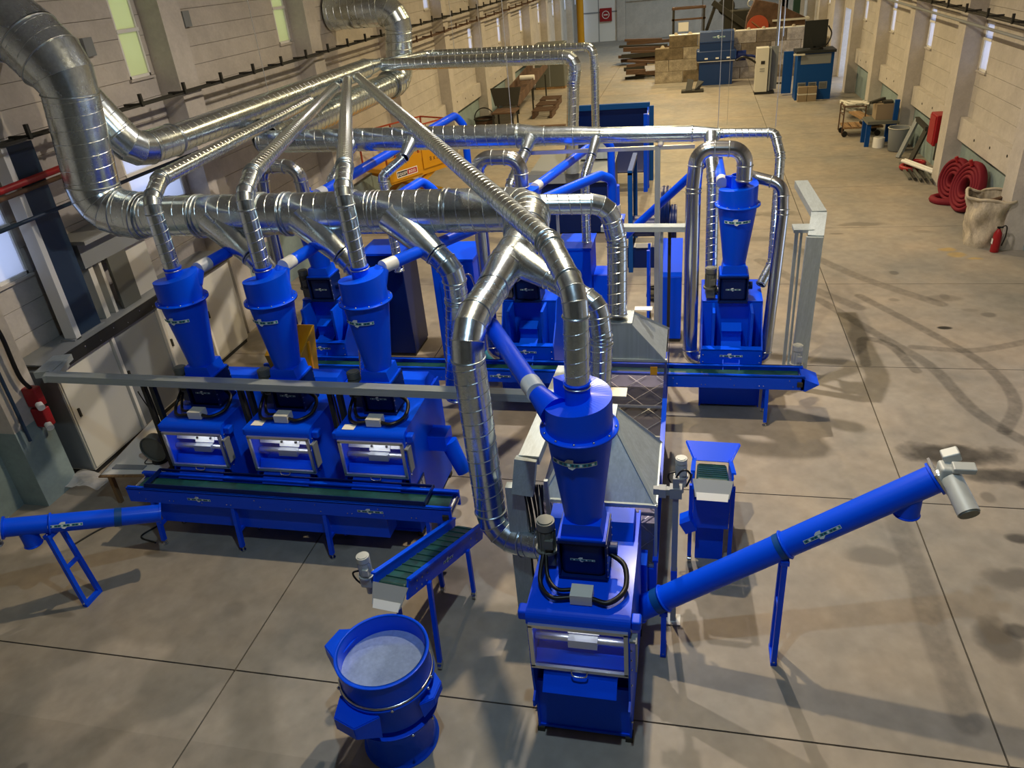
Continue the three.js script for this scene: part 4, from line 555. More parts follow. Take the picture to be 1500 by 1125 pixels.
// ---------------------------------------------------------------- inclined vibrating screen with two hoods
{
  const X0 = -1.5, X1 = -0.26, g = thing('vibrating_screen', 'long blue vibrating screen with diamond mesh deck and two grey hoods', 'screen', [-0.88, 0, -8.1]), P = V(-0.88, 0, -8.1);
  const L = (q) => q.map(([x, y, z]) => [x - P.x, y - P.y, z - P.z]), yd = (z) => 0.62 + (-z - 6.4) * 0.17;     // deck height rises to the back
  for (const x of [X0, X1]) part('side_beam', plate(L([[x, yd(-6.3) - 0.32, -6.3], [x, yd(-9.9) - 0.25, -9.9], [x, yd(-9.9) + 0.2, -9.9], [x, yd(-6.3) + 0.12, -6.3]]), 0.03), M.blue, g);
  for (const x of [X0, X1]) part('top_rail', bar(...L([[x, yd(-6.3) + 0.14, -6.3], [x, yd(-9.9) + 0.22, -9.9]]), 0.06, 0.03), M.blue, g);
  part('deck_plate', plate(L([[X0, yd(-6.35) - 0.1, -6.35], [X1, yd(-6.35) - 0.1, -6.35], [X1, yd(-9.8) - 0.1, -9.8], [X0, yd(-9.8) - 0.1, -9.8]]), 0.02), M.deck, g);
  const rodsA = []; for (let i = -4; i < 10; i++) { const seg = (s) => { const pts = []; for (const t of [0, 1]) { const x = s > 0 ? X0 + (X1 - X0) * t : X1 - (X1 - X0) * t, z = -6.4 - i * 0.4 - t * 1.24; pts.push([x, z]); } return pts; }; for (const s of [1, -1]) { let [[xa, za], [xb, zb]] = seg(s); const cl = (x, z) => [x, z]; if (za > -6.4) { const t = (za + 6.4) / 1.24; if (t >= 1) continue; xa += (xb - xa) * t; za = -6.4; } if (zb < -9.75) { const t = (za + 9.75) / (za - zb); if (t <= 0) continue; xb = xa + (xb - xa) * t; zb = -9.75; } rodsA.push(bar(...L([[xa, yd(za) - 0.06, za], [xb, yd(zb) - 0.06, zb]]), 0.009, 0.008)); } }
  stuff(part('diamond_mesh', rodsA, M.alu, g, 'diamond pattern steel mesh')); 
  for (const z of [-7.1, -7.75, -8.4, -9.0]) part('cross_bar', bar(...L([[X0, yd(z), z], [X1, yd(z), z]]), 0.03), M.cabinet, g);
  part('end_apron', [plate(L([[X0, yd(-6.3) - 0.28, -6.32], [X1, yd(-6.3) - 0.28, -6.32], [X1, yd(-6.3) + 0.02, -6.32], [X0, yd(-6.3) + 0.02, -6.32]]), 0.02)], M.blue, g);
  const pane = (q, nm = 'clear_guard') => part(nm, plate(L(q), 0.006), M.poly, g, 'clear plastic guard');
  pane([[X0, 0.62, -6.34], [X1, 0.62, -6.34], [X1, 1.42, -6.42], [X0, 1.42, -6.42]]); pane([[X1, 0.72, -6.36], [X1, 0.85, -7.6], [X1, 1.42, -7.6], [X1, 1.42, -6.42]]); pane([[X0, 0.72, -6.36], [X0, 0.85, -7.6], [X0, 1.42, -7.6], [X0, 1.42, -6.42]]);
  pane([[X0, 1.15, -8.9], [X1 + 0.02, 1.15, -8.9], [X1 + 0.02, 1.82, -8.92], [X0, 1.82, -8.92]]); pane([[X1 + 0.02, 0.95, -8.9], [X1 + 0.02, 1.1, -9.95], [X1 + 0.02, 1.82, -9.95], [X1 + 0.02, 1.82, -8.92]]);
  for (const q of [bar(...L([[X0, 1.42, -6.4], [X1, 1.42, -6.4]]), 0.04), bar(...L([[X0, 0.64, -6.35], [X1, 0.64, -6.35]]), 0.03), bar(...L([[X1, 0.64, -6.36], [X1, 1.42, -6.4]]), 0.03), bar(...L([[X0, 0.64, -6.36], [X0, 1.42, -6.4]]), 0.03), bar(...L([[X0, 1.82, -8.92], [X1 + 0.02, 1.82, -8.92]]), 0.035), bar(...L([[X1, 1.42, -6.4], [X1, 1.42, -7.6]]), 0.03)]) part('guard_bar', q, M.zincDull, g);
  const hood = (z0, z1, y0, y1, cx, cz, w) => {   // pyramid from the guard frame to a square collar
    const a = [X0, y0, z0], b = [X1, y0, z0], c = [X1, y0, z1], d = [X0, y0, z1], e = [cx - w, y1, cz + w], f = [cx + w, y1, cz + w], h = [cx + w, y1, cz - w], i = [cx - w, y1, cz - w];
    const hd = part('hood', [plate(L([a, b, f, e]), 0.008), plate(L([b, c, h, f]), 0.008), plate(L([c, d, i, h]), 0.008), plate(L([d, a, e, i]), 0.008), bx(w * 2 + 0.06, 0.02, w * 2 + 0.06, cx - P.x, y1, cz - P.z)], M.zincDull, g, 'grey galvanised hood');
    for (const q of [bar(...L([b, f]), 0.04, 0.02), bar(...L([a, e]), 0.04, 0.02), bar(...L([c, h]), 0.05, 0.03)]) part('hood_rib', q, M.zincDull, hd);
  };
  hood(-6.4, -7.6, 1.42, 2.14, -0.9, -7.05, 0.15); hood(-8.92, -9.9, 1.82, 2.36, -0.88, -9.08, 0.17);
  part('label_plate', plate(L([[-0.86, 2.02, -7.62], [-0.66, 2.02, -7.62], [-0.66, 2.02, -7.82], [-0.86, 2.02, -7.82]]), 0.01), M.paper, g, 'cream plate'); part('label_plate', [plate(L([[-0.68, 2.36, -9.3], [-0.45, 2.36, -9.3], [-0.45, 2.36, -9.42], [-0.68, 2.36, -9.42]]), 0.01)], M.paper, g, 'cream plate'); part('label_plate', plate(L([[-0.45, 1.62, -8.885], [-0.36, 1.62, -8.885], [-0.36, 1.74, -8.885], [-0.45, 1.74, -8.885]]), 0.006), M.yellow, g, 'yellow sticker');
  for (const [x, z] of [[X0 + 0.05, -6.6], [X1 - 0.05, -6.6], [X0 + 0.05, -9.6], [X1 - 0.05, -9.6]]) part('leg', [bar([x - P.x, 0, z - P.z], [x - P.x, yd(z) - 0.2, z - P.z], 0.08)], M.blue, g);
  part('lower_pan', [b2(X0 + 0.05 - P.x, X1 - 0.05 - P.x, 0.2, 0.42, -9.4 - P.z, -6.55 - P.z)], M.navy, g);
  part('discharge_box', [b2(-0.7 - P.x, -0.34 - P.x, 0.3, 0.9, -6.3 - P.z, -6.06 - P.z)], M.blue, g);
}
{ const p = thing('support_post', 'grey square post with side bracket between the screen and the small free conveyor', 'post', [-0.06, 0, -6.2]); part('post', [bx(0.06, 1.95, 0.06, 0, 0.975, 0)], M.grey, p); part('base_plate', bx(0.16, 0.015, 0.16, 0, 0.008, 0), M.cabinet, p); part('bracket', [bx(0.2, 0.07, 0.06, -0.12, 1.78, 0), bx(0.12, 0.12, 0.1, 0, 1.78, 0), bx(0.07, 0.1, 0.09, -0.13, 1.78, 0.01)], M.grey, p); part('cable_hook', hose([[0.0, 1.95, 0], [0.05, 2.03, 0], [0.1, 2.04, 0], [0.14, 1.98, 0], [0.1, 1.85, 0]], 0.01, 20), M.rubber, p); part('lower_sleeve', bx(0.066, 0.5, 0.066, 0, 0.5, 0), M.blue, p); }

// ---------------------------------------------------------------- galvanised cable trays
function tray(label, runs, cat = 'cable tray') { const o = V(...runs[0][0]), g = thing('cable_tray', label, cat, runs[0][0], 'galvanised cable trays'); for (const [a, b, w, h] of runs) { const A = V(...a).sub(o), B = V(...b).sub(o); const s = part('tray_section', bar(A.toArray(), B.toArray(), w, h), M.zincDull, g); } return g; }
tray('galvanised cable tray crossing in front of the three cyclones', [[[-8.5, 2.12, -7.5], [-1.55, 2.06, -7.5], 0.14, 0.1], [[-8.6, 2.12, -7.55], [-8.75, 2.1, -8.1], 0.26, 0.09], [[-8.4, 2.12, -7.45], [-8.62, 2.1, -7.9], 0.2, 0.09]]);
tray('galvanised cable tray running forward to the front mill and bending down to the floor', [[[-1.42, 2.1, -8.1], [-1.52, 2.1, -6.16], 0.21, 0.1], [[-1.54, 2.14, -6.12], [-1.58, 1.78, -6.02], 0.22, 0.12], [[-1.68, 1.8, -6.12], [-1.68, 0.05, -6.12], 0.2, 0.1]]);
{ const g = thing('cable_bundle', 'bundle of black and grey cables hanging from the bent tray end', 'cable', [-1.45, 0, -6.1]); part('cable', Array.from({ length: 9 }, (_, i) => hose([[-0.14 + i * 0.025, 1.85, 0.02], [-0.1 + i * 0.02 + 0.02 * Math.sin(i * 3), 1.3, 0.03 * Math.cos(i)], [-0.12 + i * 0.025 - 0.03 * Math.sin(i * 2), 0.7, 0.02], [-0.05 + i * 0.012, 0.04, 0]], 0.011, 16)), M.iron, g); part('tie_strip', [bar([0.1, 1.9, 0], [0.12, 0.05, 0], 0.04)], M.zincDull, g); }
for (const [n, x, z] of [['left of the left mill', -7.0, -7.55], ['between the left and middle mill', -5.6, -7.6], ['between the middle and right mill', -4.33, -7.6]]) { const g = thing('cable_post', 'pair of dark perforated uprights ' + n + ' carrying the cable tray', 'post', [x, 0, z], 'tray uprights'); part('upright', [bx(0.05, 2.02, 0.05, -0.07, 1.01, 0)], M.iron, g); part('upright', [bx(0.06, 2.02, 0.07, 0.07, 1.01, 0)], M.blackPlastic, g); part('cable', hose([[0, 2.0, 0.03], [0.02, 1.4, 0.04], [0, 0.6, 0.04], [0.03, 0.1, 0.03]], 0.012, 20), M.rubber, g); }
tray('galvanised cable tray bending down beside the right rear mill', [[[1.92, 2.62, -14.3], [1.98, 2.64, -12.4], 0.22, 0.12], [[1.98, 2.64, -12.4], [1.88, 2.45, -11.85], 0.23, 0.1], [[1.86, 2.48, -11.8], [1.78, 0.0, -11.5], 0.24, 0.08]]);
{ const g = thing('tray_stand', 'slender steel stand under the right rear cable tray', 'stand', [1.62, 0, -12.0]); part('post', [bx(0.05, 2.5, 0.05, 0, 1.25, 0)], M.zincDull, g); part('post', [bx(0.035, 2.5, 0.035, 0.1, 1.25, -0.2)], M.zincDull, g); part('head', bx(0.3, 0.05, 0.3, 0.1, 2.52, -0.1), M.zincDull, g); part('foot_plate', bx(0.26, 0.02, 0.26, 0.04, 0.01, -0.08), M.zincDull, g); }
tray('pale cable tray running level behind the screen to the right rear cyclone', [[[-1.35, 2.75, -11.6], [0.05, 2.74, -11.55], 0.18, 0.08]]);
{ const g = thing('tray_stand', 'perforated upright pair under the pale level tray', 'stand', [-0.42, 0, -11.6]); part('upright', bx(0.05, 2.7, 0.05, 0, 1.35, 0), M.zincDull, g); part('upright', bx(0.05, 2.7, 0.05, 0.12, 1.35, -0.1), M.iron, g); part('foot_plate', bx(0.3, 0.02, 0.3, 0.05, 0.01, -0.05), M.iron, g); }
{ const g = thing('tray_stand', 'tall galvanised post under the rear main duct', 'stand', [-0.55, 0, -13.05]); part('post', bx(0.09, 3.66, 0.07, 0, 1.83, 0), M.zincDull, g); part('head', [bx(3.0, 0.06, 0.06, -0.9, 3.63, 0)], M.alu, g); part('cap', new THREE.SphereGeometry(0.05, 10, 8).translate(0.05, 3.7, 0.03), M.white, g); part('foot_plate', bx(0.3, 0.02, 0.3, 0, 0.01, 0), M.iron, g); }
// ---------------------------------------------------------------- blue machinery behind the rear row
function boxMachine(name, label, cat, at0, w, h, d, build, mat = M.blue) { const g = thing(name, label, cat, at0); part('casing', rb(w, h, d, 0.02, 0, h / 2 + 0.06, 0), mat, g); part('plinth', bx(w * 0.95, 0.06, d * 0.95, 0, 0.03, 0), M.iron, g); if (build) build(g, w, h, d); return g; }
boxMachine('blue_bin', 'upright glossy blue bin with sloping lid between the screen and the right rear cyclone', 'bin', [-0.32, 0, -13.4], 0.42, 1.25, 0.5, (g, w, h, d) => { part('sloping_lid', prism([[-0.25, h + 0.06], [0.25, h + 0.06], [0.22, h + 0.14], [-0.25, h + 0.62]], w, 'x'), M.blue, g); });
boxMachine('blue_hopper', 'big blue box hopper behind the right mill of the row', 'hopper', [-3.95, 0, -12.2], 0.75, 2.1, 0.9, (g, w, h, d) => { part('lid', bx(w + 0.04, 0.04, d + 0.04, 0, h + 0.08, 0), M.blue, g); part('door', rb(0.5, 1.2, 0.02, 0.008, 0, 1.2, d / 2 + 0.01), M.blue, g); part('lever', [hose([[0.2, 1.7, d / 2], [0.3, 2.0, d / 2 + 0.2], [0.36, 2.0, d / 2 + 0.2], [0.42, 1.7, d / 2 + 0.1]], 0.018, 20)], M.steel, g); });
boxMachine('blue_hopper', 'blue box hopper behind the middle rear cyclone', 'hopper', [-2.0, 0, -13.2], 0.6, 1.9, 0.8, (g, w, h, d) => { part('lid', bx(w + 0.04, 0.04, d + 0.04, 0, h + 0.08, 0), M.blue, g); part('side_cover', prism([[-0.3, 0.2], [0.3, 0.2], [0.2, 1.4], [-0.3, 1.4]], 0.3, 'x', w / 2 + 0.16), M.blue, g); });
boxMachine('blue_hopper', 'dark blue box hopper behind the left mill of the row', 'hopper', [-5.5, 0, -12.75], 0.8, 2.0, 0.8, (g, w, h, d) => part('lid', bx(w + 0.04, 0.04, d + 0.04, 0, h + 0.08, 0), M.blue, g), M.navy);
{ const g = thing('pneumatic_riser', 'tall square blue riser column behind the rear screen hood', 'riser', [-1.22, 0, -12.6]); part('column', bx(0.26, 2.6, 0.26, 0, 1.3, 0), M.blue, g); part('sight_glass', [bx(0.1, 0.4, 0.02, 0, 0.9, 0.14)], M.film, g); part('base_flange', bx(0.4, 0.04, 0.4, 0, 0.02, 0), M.blue, g); part('rim', bx(0.3, 0.03, 0.3, 0, 2.6, 0), M.blue, g); }
{ const g = thing('pneumatic_riser', 'tall round blue riser with clamp collar right of the grey press', 'riser', [-1.55, 0, -15.6]); part('column', rod([0, 0, 0], [0, 2.35, 0], 0.13), M.blue, g); part('clamp_collar', rod([0, 1.75, 0], [0, 1.95, 0], 0.14), M.film, g); part('base_flange', rod([0, 0, 0], [0, 0.03, 0], 0.2), M.blue, g); }
{ const g = thing('yellow_skip', 'yellow tipping skip between the left and middle cyclones', 'skip', [-6.1, 0, -9.75]); part('bin', [plate([[-0.2, 0.7, 0.22], [0.2, 0.7, 0.22], [0.3, 1.5, 0.32], [-0.3, 1.5, 0.32]], 0.02), plate([[0.2, 0.7, 0.22], [0.2, 0.7, -0.22], [0.3, 1.75, -0.28], [0.3, 1.5, 0.32]], 0.02), plate([[-0.2, 0.7, -0.22], [-0.2, 0.7, 0.22], [-0.3, 1.5, 0.32], [-0.3, 1.75, -0.28]], 0.02), plate([[-0.2, 0.7, -0.22], [0.2, 0.7, -0.22], [0.3, 1.75, -0.28], [-0.3, 1.75, -0.28]], 0.02), bx(0.4, 0.02, 0.44, 0, 0.7, 0)], M.yellowDark, g); part('rib', [bar([0.24, 0.8, 0.0], [0.31, 1.6, 0.02], 0.05)], M.yellow, g); part('base_frame', [bx(0.4, 0.08, 0.08, 0, 0.04, 0.2), bx(0.4, 0.08, 0.08, 0, 0.04, -0.2), bx(0.08, 0.66, 0.4, -0.16, 0.36, 0), bx(0.08, 0.66, 0.4, 0.16, 0.36, 0)], M.iron, g); }
{ const g = thing('teal_motor', 'small teal electric motor on the floor beside the third duct drop', 'motor', [-3.35, 0, -11.9]); part('housing', rod([-0.2, 0.24, 0], [0.16, 0.24, 0], 0.15), M.teal, g); part('fan_cap', rod([-0.28, 0.24, 0], [-0.2, 0.24, 0], 0.13), M.teal, g); part('foot', bx(0.3, 0.1, 0.26, 0, 0.05, 0), M.iron, g); }
{ const g = thing('crossbeam_frame', 'slender steel frame on the floor behind the third cyclone', 'frame', [-4.0, 0, -14.2]); part('post', bx(0.05, 2.4, 0.05, 0, 1.2, 0), M.zincDull, g); part('post', bx(0.05, 2.4, 0.05, 1.5, 1.2, 0), M.zincDull, g); part('cross_bar', bx(1.5, 0.06, 0.05, 0.75, 0.75, 0), M.zincDull, g); part('cross_bar', bx(1.5, 0.05, 0.05, 0.75, 2.38, 0), M.zincDull, g); part('shelf', bx(1.1, 0.04, 0.4, 1.0, 0.9, -0.1), M.wood, g); }
// grey press with two hoods and the blue feed hopper far behind
{
  const g = thing('press_line', 'grey covered press with dark blue base behind the rear main duct', 'machine', [-3.0, 0, -20.4]);
  part('base', b2(-1.1, 1.0, 0.05, 1.6, -1.0, 0.8), M.navy, g); part('cover', [plate([[-1.15, 1.62, 0.85], [1.05, 1.62, 0.85], [1.02, 1.72, -1.1], [-1.1, 1.72, -1.1]], 0.03), plate([[-1.15, 1.62, 0.85], [-1.15, 1.4, 0.9], [1.05, 1.4, 0.9], [1.05, 1.62, 0.85]], 0.02)], M.cabinetGrey, g, 'flat grey cover');
  part('hood', [plate([[0.1, 1.74, -0.2], [1.0, 1.74, -0.2], [0.65, 2.3, -0.3], [0.35, 2.3, -0.3]], 0.02), plate([[1.0, 1.74, -0.2], [1.0, 1.74, -1.0], [0.65, 2.3, -0.6], [0.65, 2.3, -0.3]], 0.02), plate([[0.1, 1.74, -1.0], [0.1, 1.74, -0.2], [0.35, 2.3, -0.3], [0.35, 2.3, -0.6]], 0.02), plate([[1.0, 1.74, -1.0], [0.1, 1.74, -1.0], [0.35, 2.3, -0.6], [0.65, 2.3, -0.6]], 0.02), bx(0.34, 0.03, 0.34, 0.5, 2.3, -0.45)], M.zincDull, g); part('inlet_collar', rod([0.05, 1.7, 1.0], [0.05, 2.1, 1.0], 0.17), M.zincDull, g);
  part('label_plate', bx(0.12, 0.12, 0.02, 0.5, 1.5, 0.93), M.white, g);
}
{
  const g = thing('feed_hopper', 'wide open dark blue feed hopper with bright blue rim behind the grey press', 'hopper', [-2.55, 0, -24.2]);
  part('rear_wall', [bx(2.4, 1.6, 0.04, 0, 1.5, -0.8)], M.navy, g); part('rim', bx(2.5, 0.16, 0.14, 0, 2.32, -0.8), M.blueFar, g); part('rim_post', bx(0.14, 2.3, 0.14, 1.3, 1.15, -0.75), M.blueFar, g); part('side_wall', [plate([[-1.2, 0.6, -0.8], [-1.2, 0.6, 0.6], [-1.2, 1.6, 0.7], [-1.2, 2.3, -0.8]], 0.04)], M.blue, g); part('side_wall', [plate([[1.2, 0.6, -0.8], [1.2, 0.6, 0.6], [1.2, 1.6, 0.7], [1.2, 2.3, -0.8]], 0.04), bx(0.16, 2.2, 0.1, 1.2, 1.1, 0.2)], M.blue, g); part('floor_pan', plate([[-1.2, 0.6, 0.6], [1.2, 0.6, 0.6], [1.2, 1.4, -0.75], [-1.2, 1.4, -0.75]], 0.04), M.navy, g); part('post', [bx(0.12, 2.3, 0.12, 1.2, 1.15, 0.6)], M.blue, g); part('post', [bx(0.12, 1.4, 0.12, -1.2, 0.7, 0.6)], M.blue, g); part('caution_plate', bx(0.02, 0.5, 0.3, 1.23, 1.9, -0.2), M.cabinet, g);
}
{
  const g = thing('flywheel_drive', 'dark blue belt drive with grooved pulleys right of the press', 'drive', [-0.95, 0, -17.4]);
  part('drive_base', bx(0.9, 0.5, 0.7, 0, 0.25, 0), M.navy, g); part('motor', rod([-0.35, 0.9, 0], [0.25, 0.9, 0], 0.24), M.navy, g);
  part('pulley', [rod([0.3, 1.3, 0], [0.5, 1.3, 0], 0.5, 0.5, 32), ring(V(0.36, 1.3, 0), V(1, 0, 0), 0.5, 0.02), ring(V(0.44, 1.3, 0), V(1, 0, 0), 0.5, 0.02)], M.navy, g); part('pulley', [rod([0.5, 1.0, 0.1], [0.66, 1.0, 0.1], 0.4, 0.4, 28), ring(V(0.55, 1.0, 0.1), V(1, 0, 0), 0.4, 0.02), ring(V(0.61, 1.0, 0.1), V(1, 0, 0), 0.4, 0.02)], M.navy, g); part('control_plate', [bx(0.3, 0.1, 0.02, -0.1, 0.55, 0.37), bx(0.4, 0.03, 0.3, -0.1, 0.5, 0.2)], M.cabinet, g);
}
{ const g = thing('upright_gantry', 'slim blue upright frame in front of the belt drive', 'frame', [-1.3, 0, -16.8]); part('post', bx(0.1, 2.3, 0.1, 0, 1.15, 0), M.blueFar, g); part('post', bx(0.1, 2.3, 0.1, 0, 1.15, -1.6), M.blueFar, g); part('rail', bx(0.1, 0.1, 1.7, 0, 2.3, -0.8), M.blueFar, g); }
{ const g = thing('hose_trolley', 'small black trolley with loop of black hose behind the blue bin', 'trolley', [-0.6, 0, -15.2]); part('deck', bx(0.5, 0.06, 0.4, 0, 0.16, 0), M.iron, g); part('hose_loop', new THREE.TorusGeometry(0.22, 0.03, 8, 24).rotateX(1.3).translate(0, 0.26, 0), M.rubber, g); for (const [x, z] of [[-0.2, 0.15], [0.2, 0.15], [-0.2, -0.15], [0.2, -0.15]]) part('wheel', rod([x - 0.02, 0.06, z], [x + 0.02, 0.06, z], 0.06), M.rubber, g); }
{ const g = thing('blue_stand', 'thin dark blue stand on castors right of the tall riser', 'stand', [-0.75, 0, -13.9]); part('post', bx(0.05, 1.5, 0.05, 0, 0.8, 0), M.blue, g); part('post', bx(0.05, 1.5, 0.05, 0, 0.8, -0.4), M.blue, g); part('rung', bx(0.04, 0.04, 0.4, 0, 1.0, -0.2), M.blue, g); part('castor', [rod([-0.03, 0.06, 0], [0.03, 0.06, 0], 0.06), rod([-0.03, 0.06, -0.4], [0.03, 0.06, -0.4], 0.06)], M.rubber, g); }
// yellow scissor lift with a white sign
function canvasTex(w, h, draw) { const c = document.createElement('canvas'); c.width = w; c.height = h; const x = c.getContext('2d'); draw(x, w, h); const t = new THREE.CanvasTexture(c); t.colorSpace = THREE.SRGBColorSpace; return t; }
{
  const g = thing('scissor_lift', 'yellow scissor lift parked by the left wall with a red and black lettered sign', 'lift', [-8.95, 0, -21.0], undefined, -0.5);
  part('chassis', [b2(-0.5, 0.5, 0.15, 0.45, -2.4, 0)], M.yellow, g); part('platform', [b2(-0.55, 0.55, 1.5, 1.62, -2.5, 0.1), b2(0.53, 0.56, 1.18, 1.62, -2.4, 0.0)], M.yellow, g); part('side_panel', [b2(0.57, 0.6, 1.25, 1.85, -1.25, 0.05)], M.yellow, g); part('side_panel', [b2(0.57, 0.6, 1.35, 1.95, -2.4, -1.3)], M.yellow, g);
  part('scissor_arm', [bar([0.45, 0.45, -0.1], [0.45, 1.4, -2.2], 0.1, 0.14)], M.yellow, g); part('scissor_arm', [bar([0.45, 0.45, -2.2], [0.45, 1.4, -0.2], 0.1, 0.14), bar([-0.45, 0.45, -2.2], [-0.45, 1.4, -0.2], 0.1, 0.14), bar([-0.45, 0.45, -0.2], [-0.45, 1.4, -2.2], 0.1, 0.14)], M.yellowDark, g);
  part('guard_rail', [bar([0.55, 2.6, -2.45], [0.55, 2.6, 0.05], 0.04), bar([-0.55, 2.6, -2.45], [-0.55, 2.6, 0.05], 0.04), bar([0.55, 2.1, -2.45], [0.55, 2.1, 0.05], 0.03), bar([-0.55, 2.1, -2.45], [-0.55, 2.1, 0.05], 0.03), bar([-0.55, 2.6, 0.05], [0.55, 2.6, 0.05], 0.04), bar([-0.55, 2.6, -2.45], [0.55, 2.6, -2.45], 0.04), ...[-2.45, -1.2, 0.05].flatMap((z) => [bar([0.55, 1.6, z], [0.55, 2.6, z], 0.04), bar([-0.55, 1.6, z], [-0.55, 2.6, z], 0.04)])], M.orange, g);
  for (const [x, z] of [[0.45, -0.4], [0.45, -2.0], [-0.45, -0.4], [-0.45, -2.0]]) { const w = part('wheel', rod([x - 0.08, 0.2, z], [x + 0.08, 0.2, z], 0.2), M.rubber, g); part('hub', rod([x + 0.08, 0.2, z], [x + 0.09, 0.2, z], 0.1), M.white, w); }
  const sign = canvasTex(512, 128, (x, w, h) => { x.fillStyle = '#f1efe6'; x.fillRect(0, 0, w, h); x.fillStyle = '#23262c'; x.fillRect(16, 16, 238, 96); x.fillStyle = '#b3262b'; x.fillRect(262, 16, 236, 96); x.fillStyle = '#f1efe6'; x.font = 'bold 74px sans-serif'; x.textBaseline = 'middle'; x.textAlign = 'center'; x.fillText('EQUIP', 134, 66, 224); x.fillText('BOSS', 380, 66, 210); });
  part('sign', new THREE.PlaneGeometry(0.82, 0.2).rotateY(Math.PI / 2).translate(0.604, 1.42, -0.62), std({ map: sign, roughness: 0.6 }), g, 'white sign lettered EQUIP BOSS');
  const num = canvasTex(256, 128, (x, w, h) => { x.fillStyle = '#d99a12'; x.fillRect(0, 0, w, h); x.fillStyle = '#5a3208'; x.font = 'bold 90px sans-serif'; x.textBaseline = 'middle'; x.textAlign = 'center'; x.fillText('8 x 3', 128, 66, 230); });
  part('sign', new THREE.PlaneGeometry(0.5, 0.24).rotateY(Math.PI / 2).translate(0.604, 1.6, -1.75), std({ map: num, roughness: 0.6 }), g, 'dark number on yellow');
}
// ---------------------------------------------------------------- the far end: block wall, shredder, cabinets
{
  const gw = thing('block_wall', 'wall of big concrete blocks with studs behind the far blue shredder', 'wall', [0, 0, -45.6]);
  const row = (y, x0, n, dk, first) => { let x = x0; for (let i = 0; i < n; i++) { const w = (i === 0 && first) ? first : 1.5; part('concrete_block', worldUV(rb(w - 0.02, 0.58, 0.6, 0.02, x + w / 2, y + 0.29, 0), 1, 1), (i + dk) % 3 === 0 ? M.blockDark : M.block, gw); x += w; } };
  row(0, -2.1, 6, 2); row(0.59, -2.1, 6, 1, 0.75); row(1.18, -2.1, 6, 0); row(1.77, -1.35, 5, 0);
  for (let i = 0; i < 10; i++) part('stud', new THREE.CylinderGeometry(0.06, 0.14, 0.12, 10).translate(-1.0 + i * 0.75, 2.42, 0), M.block, gw); part('stud', new THREE.CylinderGeometry(0.06, 0.14, 0.12, 10).translate(-1.7, 1.83, 0), M.block, gw); part('coping', [b2(-1.35, 6, 2.35, 2.38, -0.3, 0.3)], M.cabinet, gw);
}
{
  const g = thing('shredder', 'tall far dark blue shredder with white logo and clasps standing before the block wall', 'shredder', [1.1, 0, -44.2]);
  part('lower_body', b2(-0.85, 0.85, 0.0, 1.15, -0.6, 0.5), M.shredder, g); part('collar', [rb(2.0, 0.5, 1.2, 0.08, 0, 1.45, 0)], M.shredder, g); part('hopper', [prism([[-0.6, 1.65], [0.55, 1.65], [0.62, 2.1], [0.5, 2.55], [-0.6, 2.55]], 1.7, 'x')], M.shredder, g); part('ledge', bx(1.9, 0.04, 1.2, 0, 1.17, 0), M.alu, g);
  part('rib', [bx(1.72, 0.04, 0.04, 0, 2.1, 0.63)], M.shredder, g); for (const x of [-0.5, 0.05, 0.6]) part('clasp', bx(0.16, 0.07, 0.03, x, 1.32, 0.62), M.white, g); logo(g, 0.6, 0.1, 2.32, 0.6); part('drive', [rod([0.9, 1.3, 0], [1.5, 1.3, 0], 0.25), hose([[1.5, 1.3, 0.1], [2.0, 1.2, 0.2], [2.3, 0.8, 0.3], [2.4, 0.5, 0.4]], 0.06, 20)], M.navy, g);
}
{ const g = thing('electrical_cabinet', 'pale electrical cabinet with open grey door at the far end', 'cabinet', [3.25, 0, -40.3]); part('body', b2(-0.4, 0.15, 0.12, 2.05, -0.4, 0.3), M.cabinet, g); part('door', [b2(0.2, 0.26, 0.15, 2.05, -0.2, 0.35), b2(0.18, 0.62, 0.15, 2.05, -0.2, -0.16)], M.cabinetGrey, g); part('plinth', b2(-0.4, 0.5, 0, 0.12, -0.4, 0.3), M.dark, g); part('screen', bx(0.18, 0.14, 0.02, -0.1, 1.42, 0.305), M.dark, g); part('button_row', [bx(0.22, 0.03, 0.02, -0.12, 1.15, 0.305), bx(0.22, 0.03, 0.02, -0.12, 1.05, 0.305)], M.cabinetGrey, g); part('black_cable', hose([[-0.4, 1.4, 0], [-0.7, 1.6, 0.1], [-1.0, 1.7, 0.1], [-1.3, 1.55, 0]], 0.05, 20), M.rubber, g); }
{
  const g = thing('control_cabinet', 'large blue control cabinet with grey top far right', 'cabinet', [5.2, 0, -38.4]);
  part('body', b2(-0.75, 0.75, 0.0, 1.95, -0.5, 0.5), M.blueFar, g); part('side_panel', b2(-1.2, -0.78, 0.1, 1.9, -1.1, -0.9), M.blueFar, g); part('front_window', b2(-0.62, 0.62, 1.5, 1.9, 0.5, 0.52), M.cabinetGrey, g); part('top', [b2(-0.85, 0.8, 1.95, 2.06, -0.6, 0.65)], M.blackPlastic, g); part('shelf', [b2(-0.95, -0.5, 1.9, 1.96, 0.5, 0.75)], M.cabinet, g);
  for (const x of [-0.5, -0.05, 0.4]) { const v = part('vent_grille', bx(0.34, 0.3, 0.02, x, 0.6, 0.51), M.cabinetGrey, g); part('slat', [0.5, 0.56, 0.62, 0.68].map((y) => bx(0.28, 0.02, 0.01, x, y, 0.525)), M.dark, v); }
}
